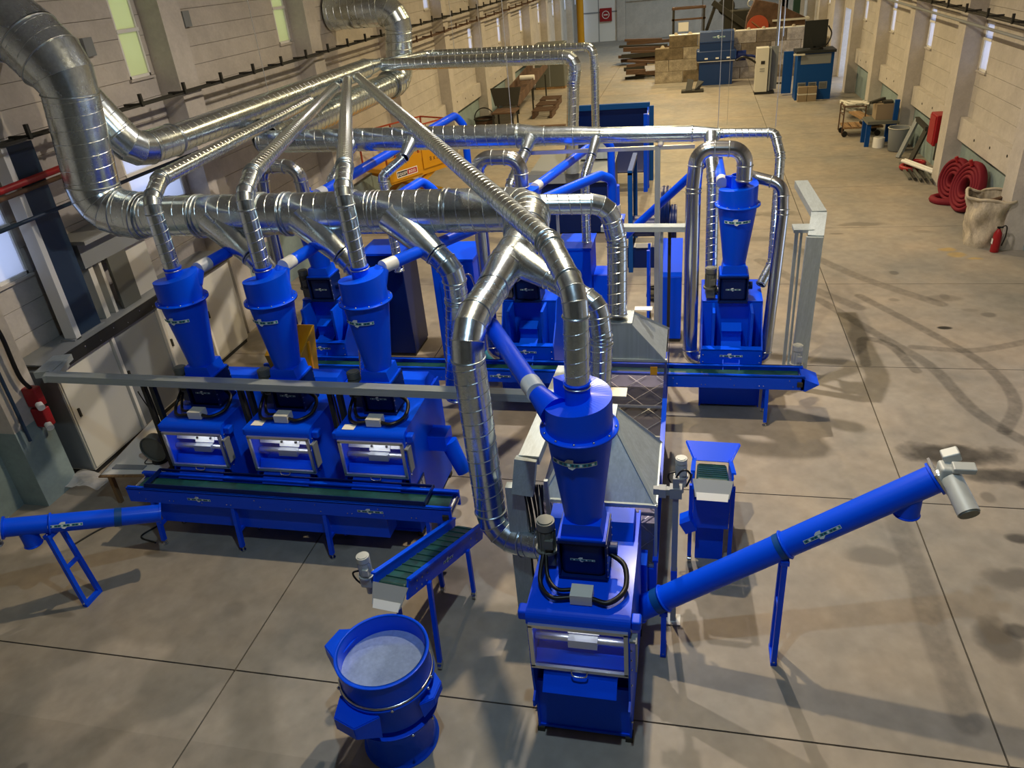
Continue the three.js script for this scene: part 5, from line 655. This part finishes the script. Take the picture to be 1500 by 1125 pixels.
{ const g = thing('monitor_box', 'dark flat monitor standing on the far blue control cabinet', 'monitor', [5.15, 2.06, -38.4]); part('housing', bx(0.95, 1.1, 0.1, 0, 0.6, 0), M.blackPlastic, g); part('stand', [bx(0.5, 0.04, 0.3, 0.1, 0.02, 0.1), bx(0.1, 0.1, 0.1, 0, 0.06, 0)], M.dark, g); part('cable', hose([[0.5, 0.9, 0], [0.65, 0.6, 0.05], [0.5, 0.2, 0.2], [0.1, 0.03, 0.4]], 0.03, 20), M.rubber, g); }
for (const [i, x, y] of [[0, 4.72, 0], [1, 5.12, 0]]) { const g = thing('cardboard_box', i ? 'right of the two grey boxes leaning at the foot of the blue control cabinet' : 'left of the two grey boxes leaning at the foot of the blue control cabinet', 'box', [x, 0, -37.6]); part('carton', bx(0.38, 0.62, 0.26, 0, 0.31, 0), M.cardboard, g); part('tape', [bx(0.385, 0.05, 0.265, 0, 0.31, 0)], M.cabinet, g); }
{ const g = thing('discarded_chute', 'two black scrap buckets on a pallet in front of the block wall', 'scrap', [-0.05, 0, -41.9]); part('pallet', [bx(1.1, 0.1, 0.6, 0, 0.05, 0)], M.iron, g); part('bucket', [plate([[-0.35, 0.1, 0.2], [-0.05, 0.1, 0.25], [0.05, 0.55, -0.1], [-0.25, 0.6, -0.2]], 0.04)], M.dark, g); part('bucket', [plate([[0.1, 0.12, 0.2], [0.35, 0.12, 0.1], [0.55, 0.45, -0.1], [0.25, 0.5, -0.2]], 0.04)], M.dark, g); }
const pile = (label, at0, n, spread, L) => { const g = thing('scrap_pile', label, 'scrap', at0); for (let i = 0; i < n; i++) part('beam', [bx(L * (0.6 + 0.5 * rnd()), 0.12 + 0.14 * rnd(), 0.2 + 0.2 * rnd(), (rnd() - 0.5) * spread, 0.1 + i * 0.16, (rnd() - 0.5) * spread, 0, (rnd() - 0.5) * 0.7, (rnd() - 0.5) * 0.12)], i % 3 ? M.rust : M.iron, g); return g; };
pile('low pile of rusty steel profiles left of the block wall', [-3.0, 0, -47.5], 6, 0.8, 1.8); pile('higher pile of steel profiles behind the block wall, left end', [-2.9, 0, -54.5], 9, 1.2, 3.2);
pile('brown heap of scrap along the far left wall', [-8.2, 0, -49], 6, 0.8, 1.1);
{ const g = thing('machine_frame', 'rusty open machine frame standing behind the block wall', 'frame', [-0.4, 0.95, -52]); for (const [x, z] of [[-0.9, 0.3], [0.9, 0.3], [-0.9, -0.4], [0.9, -0.4]]) part('post', bx(0.12, 2.3, 0.12, x, 1.15, z), M.iron, g); for (const q of [bx(2.0, 0.12, 0.12, 0, 2.3, 0.3), bx(2.0, 0.1, 0.12, 0, 1.7, 0.3), bx(2.0, 0.12, 0.12, 0, 2.3, -0.4)]) part('rail', q, M.rust, g); part('rail', [bx(0.12, 0.12, 0.8, -0.9, 2.3, 0), bx(0.12, 0.12, 0.8, 0.9, 2.3, 0), bx(2.2, 1.0, 1, 0, -0.45, 0)], M.rust, g); part('card', bx(0.6, 0.5, 0.04, -0.3, 1.3, 0.36), M.white, g); }
{ const g = thing('old_press', 'old grey machine with round drums and sloping chute beyond the shredder', 'machine', [2.4, 0, -53]); part('body', rb(2.6, 2.9, 1.4, 0.1, 0.6, 1.45, 0), M.iron, g); part('drum', rod([-0.6, 3.1, 0.4], [-0.6, 3.1, -0.6], 0.5), M.iron, g); part('frame_arm', [bar([-1.9, 1.4, 0.8], [-1.2, 3.4, 0.6], 0.16), bar([-1.4, 3.4, 0.6], [0.6, 2.0, 0.9], 0.3), bar([-1.9, 1.4, 0.8], [0.2, 1.5, 0.9], 0.14)], M.iron, g); part('gauge', ring(V(0.8, 3.2, 0.71), V(0, 0, 1), 0.18, 0.03), M.cabinet, g); part('grille', [0, 1, 2, 3, 4].map((i) => bx(1.1, 0.05, 0.03, 1.2, 2.2 + i * 0.13, 0.72)), M.grey, g); }
{ const g = thing('wood_chipper', 'brown machine with orange wheel and pointed hood beyond the block wall', 'machine', [3.9, 0, -50.5]); part('hood', prism([[-1.2, 0.6], [-1.0, 2.6], [-0.6, 3.5], [0.6, 3.2], [2.2, 2.4], [2.2, 1.6], [0.3, 1.6]], 0.8, 'z'), M.rust, g); part('orange_wheel', rod([-0.4, 2.1, 0.42], [-0.4, 2.1, 0.55], 0.6, 0.6, 28), M.orange, g); part('spoke_bar', [bar([-0.75, 2.4, 0.57], [-0.1, 1.9, 0.57], 0.12, 0.05)], M.wood, g); part('base', b2(-1.4, 2.4, 0, 1.4, -0.6, 0.4), M.iron, g); part('table', [b2(0.4, 2.4, 2.3, 2.4, -0.3, 0.5)], M.cabinet, g); }
{ const g = thing('green_post', 'dark green upright post near the far right corner', 'post', [6.1, 0, -55]); part('post', bx(0.4, 6.5, 0.3, 0, 3.25, 0), M.green, g); part('base_plate', bx(0.6, 0.05, 0.5, 0, 0.025, 0), M.iron, g); }
{ const g = thing('steel_mast', 'slim steel mast with light strip behind the electrical cabinet', 'mast', [4.0, 0, -43.0]); part('mast_tube', rod([0, 0, 0], [0, 6.4, 0], 0.08), M.steel, g); part('mast_head', rod([0.25, 2.2, 0], [0.25, 6.5, 0], 0.03), M.steel, g); part('base_plate', bx(0.5, 0.04, 0.3, 0.1, 0.02, 0), M.iron, g); }
{ const g = thing('fire_hose_box', 'red fire hose box with round white emblem on the back wall', 'fire box', [-7.35, 1.55, ZB + 0.22]); part('case', bx(1.0, 1.0, 0.2, 0, 0.5, 0), M.red, g); part('emblem', [ring(V(0, 0.5, 0.11), V(0, 0, 1), 0.28, 0.03), bx(0.34, 0.08, 0.02, 0, 0.5, 0.105)], M.white, g); }
single('yellow_pillar', rod([0, 0, 0], [0, 4.2, 0], 0.28, 0.28, 16), M.yellow, 'yellow painted round pillar at the far left corner', 'pillar', [-9.0, 0, -67]);
// left wall, far: old belt conveyor, crate, baskets
{
  const g = thing('old_conveyor', 'old rusty brown belt conveyor with flared hopper along the left wall', 'conveyor', [-7.9, 0, -34.2]);
  part('trough', [plate([[-0.5, 1.0, -0.5], [0.4, 1.0, -0.5], [0.3, 1.5, -8.5], [-0.5, 1.5, -8.5]], 0.05), plate([[0.4, 1.0, 0], [0.4, 1.3, 0], [0.3, 1.9, -8.5], [0.3, 1.5, -8.5]], 0.05), plate([[-0.5, 1.0, 0], [-0.5, 1.3, 0], [-0.5, 1.9, -8.5], [-0.5, 1.5, -8.5]], 0.05)], M.rust, g);
  part('hopper', [plate([[-0.55, 1.1, 0.2], [0.45, 1.1, 0.2], [0.6, 1.8, 0.0], [-0.75, 1.8, 0.0]], 0.05), plate([[-0.55, 1.1, 0.2], [-0.75, 1.8, 0.0], [-0.7, 1.6, -0.9], [-0.5, 1.2, -0.9]], 0.05)], M.iron, g); part('table', [bx(1.0, 0.06, 1.2, 0.0, 0.95, 0.7)], M.rust, g); part('white_roll', rod([-0.3, 1.62, -4.2], [0.4, 1.62, -4.2], 0.12), M.white, g);
  for (const [x, z] of [[-0.45, 1.2], [0.4, 1.2], [-0.45, 0.2], [0.4, 0.2], [0.3, -4], [-0.45, -4], [0.25, -8], [-0.45, -8]]) part('leg', bx(0.07, 0.95 + (z < -1 ? 0.3 : 0), 0.07, x, 0.47 + (z < -1 ? 0.15 : 0), z), M.iron, g);
}
{ const g = thing('stacked_crate', 'dark crate wrapped in film at the far end of the old conveyor', 'crate', [-8.0, 0, -46.3]); part('crate', rb(1.7, 2.3, 1.4, 0.06, 0, 1.25, 0), M.motorDark, g); part('film_fold', [bx(1.72, 0.04, 1.42, 0, 1.5, 0), bx(0.05, 2.2, 1.43, 0, 1.25, 0)], M.grey, g); part('pallet', bx(1.7, 0.12, 1.4, 0, 0.06, 0), M.wood, g); }
for (const [i, z] of [[0, -37.2], [1, -38.8], [2, -40.4]]) { const g = thing('wooden_pallet', ['nearest', 'middle', 'farthest'][i] + ' of the wooden pallets beside the old conveyor', 'pallet', [-6.9 - i * 0.1, 0, z], 'pallets by the old conveyor'); for (let k = 0; k < 5; k++) part('slat', bx(1.0, 0.03, 0.12, 0, 0.34, -0.5 + k * 0.25), M.rust, g); part('bearer', [bx(0.1, 0.3, 1.2, -0.42, 0.16, 0), bx(0.1, 0.3, 1.2, 0.42, 0.16, 0)], M.rust, g); }
{ const g = thing('wire_basket', 'round wire basket of scrap on the floor by the left wall', 'basket', [-9.0, 0, -34.0]); part('rim', ring(V(0, 0.6, 0), YA, 0.45, 0.04), M.iron, g); part('bowl', lathe([[0.3, 0], [0.42, 0.3], [0.45, 0.6]], 20), M.rust, g); part('hoop', new THREE.TorusGeometry(0.45, 0.025, 6, 20, Math.PI).translate(0, 0.6, 0), M.iron, g); }
for (const [i, x, z] of [[0, -6.9, -33.6], [1, -6.2, -34.3]]) single('steel_plank', bx(1.5, 0.12, 0.3, 0, 0.06, 0), i ? M.rust : M.grey, (i ? 'brown' : 'grey') + ' plank lying on the floor behind the rear main duct', 'plank', [x, 0, z]);
// ---------------------------------------------------------------- along the right wall
{ const g = thing('wheeled_bench', 'low rusty wheeled frame bench with planks by the right wall', 'bench', [5.85, 0, -30.4]); part('deck', bx(1.3, 0.06, 0.9, 0.1, 0.32, 0), M.wood, g); part('plank', bx(0.4, 0.06, 2.2, 0.35, 0.4, -1.0, 0, 0.15), M.wood, g); part('hoop_frame', [bar([-0.6, 0.1, 0.4], [-0.6, 1.05, 0.4], 0.04), bar([-0.6, 0.1, -0.4], [-0.6, 1.05, -0.4], 0.04), bar([-0.6, 1.05, 0.4], [-0.6, 1.05, -0.4], 0.04), bar([-0.6, 0.75, 0.4], [-0.6, 0.75, -0.4], 0.03), bar([-0.6, 1.05, 0.4], [0.1, 1.05, 0.45], 0.04), bar([0.1, 0.1, 0.45], [0.1, 1.05, 0.45], 0.04)], M.rust, g); for (const [x, z] of [[-0.5, 0.35], [0.6, 0.35], [-0.5, -0.35], [0.6, -0.35]]) part('wheel', rod([x, 0.1, z - 0.03], [x, 0.1, z + 0.03], 0.1), M.rubber, g); part('black_sack', new THREE.SphereGeometry(0.34, 14, 8).scale(1.2, 0.45, 1).translate(0.35, 0.5, 0.35), M.rubber, g); }
{ const g = thing('rope_heap', 'tangle of pale rope on the floor by a pilaster', 'rope', [6.2, 0, -33.5]); part('rope', [0, 1, 2, 3, 4].map((k) => hose(Array.from({ length: 8 }, (_, i) => [Math.sin(i * 1.9 + k) * 0.5, 0.1 + 0.5 * rnd(), Math.cos(i * 2.3 + k * 2) * 0.45]), 0.045, 50)), M.cabinet, g); }
{ const g = thing('blue_workbench', 'small blue steel workbench with brown boxes by the right wall', 'bench', [6.25, 0, -28.7]); for (const [x, z] of [[-0.45, 0.3], [0.3, 0.3], [-0.45, -0.4], [0.3, -0.4]]) part('leg', bx(0.14, 0.75, 0.1, x, 0.375, z), M.blueFar, g); part('upright', bx(0.14, 1.5, 0.1, 0.32, 0.75, 0.35), M.blueFar, g); part('tabletop', bx(0.95, 0.1, 0.9, -0.05, 0.8, 0), M.motorDark, g); part('brown_box', [bx(0.55, 0.5, 0.6, 0.02, 1.1, -0.1)], M.cardboard, g); part('scrap_iron', [bx(0.5, 0.08, 0.15, -0.2, 1.42, -0.1, 0, 0.4, 0.2), bx(0.3, 0.1, 0.3, 0.1, 1.38, 0)], M.iron, g); part('white_can', rod([-0.1, 0, 0.42], [-0.1, 0.32, 0.42], 0.18), M.white, g); }
{ const g = thing('rubbish_bin', 'grey green open bin between the blue workbench and the steel trestle', 'bin', [6.6, 0, -27.7]); part('shell', lathe([[0.0, 0.02], [0.26, 0.02], [0.32, 0.72], [0.34, 0.75], [0.31, 0.75], [0.25, 0.05]], 24), M.cabinetGrey, g); part('rim', ring(V(0, 0.74, 0), YA, 0.33, 0.015), M.cabinet, g); }
{ const g = thing('trestle', 'dark steel trestle leaning against the right wall below the red box', 'trestle', [6.75, 0, -26.2]); part('leg', bar([-0.35, 0, 0.9], [0.2, 1.05, 0.3], 0.13, 0.1), M.iron, g); part('leg', bar([-0.3, 0, -0.5], [0.2, 1.1, -0.9], 0.13, 0.1), M.cabinetGrey, g); part('top_bar', bar([0.18, 1.06, 0.4], [0.2, 1.1, -1.0], 0.12, 0.1), M.iron, g); }
{ const g = thing('coil_hose', 'flat coil of red hose with white pipes on the floor by a pilaster', 'hose', [6.55, 0, -25.2]); part('coil', [new THREE.TorusGeometry(0.32, 0.07, 8, 28).rotateX(Math.PI / 2).translate(0, 0.08, 0), new THREE.TorusGeometry(0.24, 0.06, 8, 24).rotateX(Math.PI / 2).translate(0.05, 0.2, 0)], M.red, g); part('white_pipe', [rod([-0.35, 0.3, 0.1], [0.25, 0.2, 1.2], 0.05), rod([-0.25, 0.3, 0.0], [0.35, 0.22, 1.1], 0.04)], M.white, g); }
for (let i = 0; i < 5; i++) single('floor_pole', bar([0, 0.05 + 0.03 * i, 0.9], [0.12, 0.05 + 0.03 * i, -0.9], 0.06), i % 2 ? M.iron : M.motorDark, ['leftmost', 'second', 'third', 'fourth', 'rightmost'][i] + ' of the dark poles lying along the right wall', 'pole', [6.2 + i * 0.1, 0, -24.9 + i * 0.16], 'poles on the floor');
{ const g = thing('fire_hose_box', 'red fire hose box fixed to the right wall beside a pilaster', 'fire box', [6.85, 0.9, -24.5]); part('case', rb(0.3, 0.85, 0.65, 0.03, 0, 0.42, 0), M.red, g); part('door', bx(0.02, 0.75, 0.55, -0.16, 0.42, 0), M.red, g); part('valve_pipe', [rod([0, -0.35, 0.45], [0, 0.95, 0.45], 0.05), rod([-0.02, -0.35, 0.45], [-0.02, 0.1, 0.45], 0.09)], M.iron, g, 'dark valve and pipe'); }
function hoseCoil(label, at0, tilt, r, rings, turn) { const g = thing('rolled_hose', label, 'hose', at0, 'rolled red hoses', turn); const a = []; for (let k = 0; k < rings; k++) { const m = part('hose_turn', new THREE.TorusGeometry(r - k * 0.085, 0.05, 8, 36).scale(1, 1.25, 2.6).rotateY(Math.PI / 2).rotateZ(tilt).translate(0, r * 1.25 + 0.05, 0), M.redHose, g); } part('hose_end', rod([0, r * 2.5 + 0.0, 0], [-0.05, r * 2.5 + 0.14, -0.03], 0.045), M.red, g); return g; }
hoseCoil('rear red rolled hose leaning at the right wall', [6.75, 0, -21.9], -0.16, 0.4, 4, 0.5); hoseCoil('front red rolled hose leaning beside the white bulk bag', [6.78, 0, -20.9], -0.2, 0.46, 4, 0.35);
single('hose_tail', hose([[0.2, 0.07, 0.3], [-0.25, 0.07, 0.1], [-0.3, 0.07, -0.2], [0.1, 0.07, -0.5]], 0.09, 30), M.redHose, 'loose red hose tail on the floor before the rolled hoses', 'hose', [6.6, 0, -21.7]);
{ // bulk bag: crumpled cloth walls and rim
  const g = thing('bulk_bag', 'dirty white bulk bag filled with scrap against the right pilaster', 'bag', [6.55, 0, -18.5]);
  const pos = [], uv = [], idx = [], NS = 48, NH = 22, W = 0.46;
  for (let j = 0; j <= NH; j++) for (let i = 0; i <= NS; i++) { const a = i / NS * 6.2832, f = j / NH, sq = 1 / Math.max(Math.abs(Math.cos(a)), Math.abs(Math.sin(a))); let r = W * (0.8 + 0.2 * Math.min(1.25, sq)) * (0.9 + 0.16 * f); r += (Math.sin(a * 7 + f * 6) * 0.022 + Math.sin(a * 13 - f * 17) * 0.014 + Math.sin(a * 3 + f * 11) * 0.03) * (0.4 + f) + (at(N1, Math.floor(a * 60), Math.floor(f * 190)) - 0.5) * 0.1; const y = 1.12 * f + (j === NH ? Math.sin(a * 4) * 0.04 + Math.sin(a * 2 + 1) * 0.05 : 0); pos.push(Math.cos(a) * r, y, Math.sin(a) * r); uv.push(a, f); }
  for (let j = 0; j < NH; j++) for (let i = 0; i < NS; i++) { const p = j * (NS + 1) + i; idx.push(p, p + NS + 1, p + 1, p + 1, p + NS + 1, p + NS + 2); }
  const bg = new THREE.BufferGeometry(); bg.setAttribute('position', new THREE.Float32BufferAttribute(pos, 3)); bg.setAttribute('uv', new THREE.Float32BufferAttribute(uv, 2)); bg.setIndex(idx); bg.computeVertexNormals(); part('bag_wall', bg, M.cloth, g);
  const rim = []; for (let i = 0; i < 24; i++) { const a = i / 24 * 6.2832, k = (NH * (NS + 1) + i * 2) * 3; rim.push(V(pos[k], pos[k + 1], pos[k + 2])); } part('rim', new THREE.TubeGeometry(new THREE.CatmullRomCurve3(rim, true), 60, 0.035, 6), M.cloth, g);
  part('filling', [new THREE.CylinderGeometry(0.42, 0.42, 0.05, 20).translate(0, 0.85, 0)], M.iron, g); part('scrap_frame', [bar([-0.2, 0.95, 0.1], [0.3, 1.02, -0.1], 0.08), bar([-0.3, 0.92, -0.2], [0.2, 0.98, 0.2], 0.06), bar([0.0, 0.9, -0.3], [0.1, 1.05, 0.1], 0.05)], M.rust, g);
}
{ const g = thing('fire_extinguisher', 'small red fire extinguisher beside the bulk bag', 'extinguisher', [6.6, 0.0, -17.9]); part('cylinder', lathe([[0, 0], [0.085, 0.01], [0.085, 0.42], [0.04, 0.5], [0.03, 0.53]], 20), M.red, g); part('hose', hose([[0.02, 0.55, 0], [0.12, 0.6, 0.02], [0.15, 0.4, 0.03], [0.11, 0.15, 0.03]], 0.014, 16), M.rubber, g); part('handle', [bx(0.12, 0.03, 0.03, 0.02, 0.56, 0), bx(0.03, 0.05, 0.03, 0, 0.53, 0)], M.rubber, g); part('label', bx(0.005, 0.12, 0.08, -0.086, 0.25, 0), M.white, g); }
single('wall_board', worldUV(bx(0.5, 1.0, 0.1, 0, 0.5, 0), 2, 2), M.wood, 'short upright board behind the bulk bag', 'board', [6.95, 0, -18.35]);
// ---------------------------------------------------------------- rails and brackets on the walls
function wallRail(label, x, sgn, y, z0, z1, step, mat) { const g = thing('bracket_rail', label, 'rail', [x, y, z0]); part('rail', [bar([0, 0, 0], [0, 0, z1 - z0], 0.06, 0.05), bar([sgn * -0.25, 0.02, 0], [sgn * -0.25, 0.02, z1 - z0], 0.03)], mat, g); for (let z = -0.4; z > z1 - z0; z -= step) part('bracket', [bx(0.34, 0.05, 0.05, -sgn * 0.1, 0.03, z), bx(0.05, 0.2, 0.05, -sgn * 0.27, 0.1, z)], mat, g); return g; }
wallRail('dark green bracket rail along the left wall above the collector duct', -9.18, -1, 4.95, -7.5, -66, 1.25, M.iron); wallRail('rusty lower bracket rail along the far left wall', -9.18, -1, 4.5, -24, -66, 1.6, M.rust); wallRail('dark rail along the right wall above the windows', 6.7, 1, 4.5, -14, -66, 1.6, M.iron);
single('wall_pipe', rod([0, 0, 0], [0, 0.06, -50], 0.035, 0.035, 10), M.grey, 'thin grey pipe along the right wall above the windows', 'pipe', [6.68, 4.2, -14]);
single('fire_pipe', rod([0, 0, 0], [0, 0.08, -3.5], 0.05, 0.05, 12), M.red, 'red pipe along the left wall behind the big riser', 'pipe', [-9.15, 4.36, -7.2]);
single('service_pipe', rod([0, 0, 0], [0, 0.06, -3.5], 0.035, 0.035, 12), M.rust, 'brown pipe just below the red pipe on the left wall', 'pipe', [-9.17, 4.26, -7.2]);
single('service_cable', rod([0, 0, 0], [0.2, 0.02, -8], 0.03, 0.03, 8), M.bluePaint, 'dark blue cable running along the left wall under the red pipe', 'cable', [-9.1, 3.93, -7.4]);
for (const [i, z, y] of [[0, -12.0, 5.9], [1, -14.9, 6.1]]) single('wall_sensor', bx(0.06, 0.28, 0.22, 0, 0, 0), M.cabinetGrey, (i ? 'farther' : 'nearer') + ' small grey box on the upper left wall', 'box', [XL + 0.04, y, z + 0.25]);
// ---------------------------------------------------------------- left corner: panels, air unit, cabinets, tables
{ const g = thing('blue_column', 'tall dark blue painted panel column at the left edge', 'column', [-9.35, 1.98, -9.25]); part('panel', bx(0.2, 2.9, 0.5, 0, 1.45, 0), M.bluePaint, g); part('lit_slit_strip', bx(0.22, 2.9, 0.1, 0.02, 1.45, 0.3), M.white, g, 'white strip painted as a lit slit'); part('foot_rail', bx(0.26, 0.02, 0.7, 0, 0.01, 0.05), M.grey, g); }  // white strip beside the blue panel paints in a lit slit
{ const g = thing('air_unit', 'grey air duct box with shelf on top of the wall cabinets', 'air unit', [-9.35, 1.98, -10.3]); part('body', b2(-0.3, 0.1, 0.9, 1.3, -1.0, 0.7), M.cabinetGrey, g); part('lid', b2(-0.34, 0.3, 1.3, 1.36, -1.1, 0.75), M.grey, g); part('panel', b2(0.05, 0.1, 0, 0.9, -0.25, 0.2), M.motorDark, g); part('panel', b2(-0.05, 0, 0, 0.9, -0.9, -0.35), M.cabinet, g); part('bracket', [b2(-0.3, 0.05, 0, 0.9, 0.5, 0.6), b2(-0.3, 0.05, 0, 0.9, 0.3, 0.36)], M.cabinet, g); }
for (let i = 0; i < 4; i++) {
  const g = thing('wall_cabinet', ['nearest', 'second', 'third', 'farthest'][i] + ' of the tall pale cabinets along the left wall', 'cabinet', [-9.32, 0, -8.68 - i * 1.2], 'pale wall cabinets');
  part('body', b2(-0.35, 0.3, 0.1, 1.85, -0.59, 0.59), i === 2 ? M.cabinetGrey : M.cabinet, g); part('door', b2(0.3, 0.325, 0.14, 1.82, -0.57, 0.57), i === 1 ? M.cabinetGrey : M.cabinet, g); part('handle', bx(0.03, 0.14, 0.03, 0.34, 1.1, 0.48), M.iron, g); part('plinth', b2(-0.35, 0.26, 0, 0.1, -0.59, 0.59), M.dark, g);
  if (i > 0) part('door_frame', [b2(0.3, 0.36, 0.1, 1.85, 0.54, 0.6)], M.paper, g); part('side_panel', b2(-0.34, 0.28, 0.12, 1.84, 0.59, 0.6), M.cabinetGrey, g);
}
{ const g = thing('cable_trunking', 'dark open cable trunking along the top of the wall cabinets', 'cable trunking', [-9.05, 1.86, -8.06]); part('front_channel', b2(0.1, 0.14, 0, 0.18, -4.9, 0), M.dark, g); part('cover', b2(-0.62, 0.1, 0.1, 0.12, -4.9, 0.0), M.grey, g); stuff(part('screws', bolts(Array.from({ length: 14 }, (_, i) => [0.142, 0.06 + 0.06 * (i % 2), -0.3 - i * 0.33]), 0.012), M.steel, g)); }
for (const [i, y] of [[0, 1.66], [1, 1.32]]) { const g = thing('socket_box', (i ? 'lower' : 'upper') + ' red socket box on the side of the left pilaster', 'socket box', [-9.13, y, -7.72]); part('case', rb(0.22, 0.3, 0.14, 0.02, 0, 0, 0), M.red, g); part('socket', rod([0.08, -0.1, 0.05], [0.16, -0.13, 0.1], 0.05), M.white, g); }
{ const g = thing('paper_table', 'wooden board covered with white paper sheets left of the left mill', 'table', [-7.75, 0, -8.2]); part('board', bx(1.0, 0.02, 1.7, 0, 0.6, 0, 0, 0.12), M.wood, g); part('sheet', bx(0.96, 0.006, 1.62, 0, 0.615, 0, 0, 0.12), M.paper, g, 'white paper with pencil marks'); part('ruler', bx(0.5, 0.015, 0.1, -0.05, 0.627, 0.66, 0, 0.05), M.grey, g); for (const [x, z] of [[-0.4, -0.7], [0.4, -0.7], [-0.4, 0.7], [0.4, 0.7]]) part('leg', bx(0.06, 0.59, 0.06, x, 0.295, z), M.wood, g); }
{ const g = thing('desk_fan', 'dark round fan on the paper covered board', 'fan', [-7.42, 0.62, -7.75]); part('cage', [rod([0, 0.24, -0.06], [0, 0.24, 0.06], 0.2, 0.2, 24), ring(V(0, 0.24, 0.07), V(0, 0, 1), 0.2, 0.012)], M.motorDark, g); part('foot', [rod([0, 0, 0], [0, 0.02, 0], 0.12), rod([0, 0, 0], [0, 0.1, 0], 0.02)], M.dark, g); part('cord', hose([[0, 0.02, 0.1], [-0.2, 0.01, 0.1], [-0.24, 0.01, -0.2], [-0.1, 0.3, -0.3], [-0.05, 1.1, -0.1]], 0.008, 40), M.rubber, g); }
single('power_cord', hose([[-8.2, 0.012, -6.5], [-8.0, 0.012, -6.9], [-7.6, 0.012, -7.2], [-7.2, 0.012, -7.1], [-7.3, 0.012, -6.8], [-7.0, 0.012, -6.7]].map(([x, y, z]) => [x + 8, y, z + 7]), 0.012, 60), M.rubber, 'thin black cord curling on the floor left of the long conveyor', 'cord', [-8, 0, -7]);
single('plastic_sheet', (() => { const g = new THREE.PlaneGeometry(0.6, 0.4, 24, 20).rotateX(-Math.PI / 2), p = g.attributes.position; for (let i = 0; i < p.count; i++) p.setY(i, 0.01 + 0.3 * at(N1, Math.floor(p.getX(i) * 200) + 300, Math.floor(p.getZ(i) * 200) + 300) ** 2); g.computeVertexNormals(); return g; })(), M.sheeting, 'crumpled clear plastic sheet on the floor at the pilaster foot', 'plastic sheet', [-8.95, 0, -7.85]);
{ const g = thing('wall_hoist', 'red round plug and black hanging cable on the left pilaster', 'cable', [-9.2, 3.0, -7.7]); part('plug', rod([0, 0.1, 0.05], [0.05, 0.1, 0.1], 0.13), M.red, g); part('hanging_cable', hose([[0.06, 0.0, 0.1], [0.12, -0.3, 0.1], [0.1, -1.0, 0.08], [0.1, -1.2, 0.0]], 0.03, 24), M.rubber, g); part('blue_conduit', rod([0.03, -0.1, 0.3], [0.03, -1.9, 0.3], 0.025), M.bluePaint, g); }
// wires hanging from the roof to the ducts
for (const [i, x, z, y0] of [[0, -5.9, -20.0, 4.5], [1, -5.2, -20.0, 4.5], [2, -7.9, -14.0, 4.75], [3, -3.0, -13.1, 4.1], [4, 0.4, -13.0, 3.9], [5, 1.2, -29.0, 0.8], [6, 1.27, -12.9, 3.9]]) single('hanger_wire', rod([0, 0, 0], [0, YC - y0, 0], 0.006, 0.006, 6), M.alu, ['first', 'second', 'third', 'fourth', 'fifth', 'sixth', 'seventh'][i] + ' thin wire hanging from the roof, ' + ['above the far crossing pipes, left', 'above the far crossing pipes, right', 'above the collector duct', 'above the middle of the rear main duct', 'above the right end of the rear main duct', 'in the empty aisle before the shredder', 'at the right elbow of the rear main duct'][i], 'wire', [x, y0, z], 'hanger wires');
renderer.render(scene, camera);
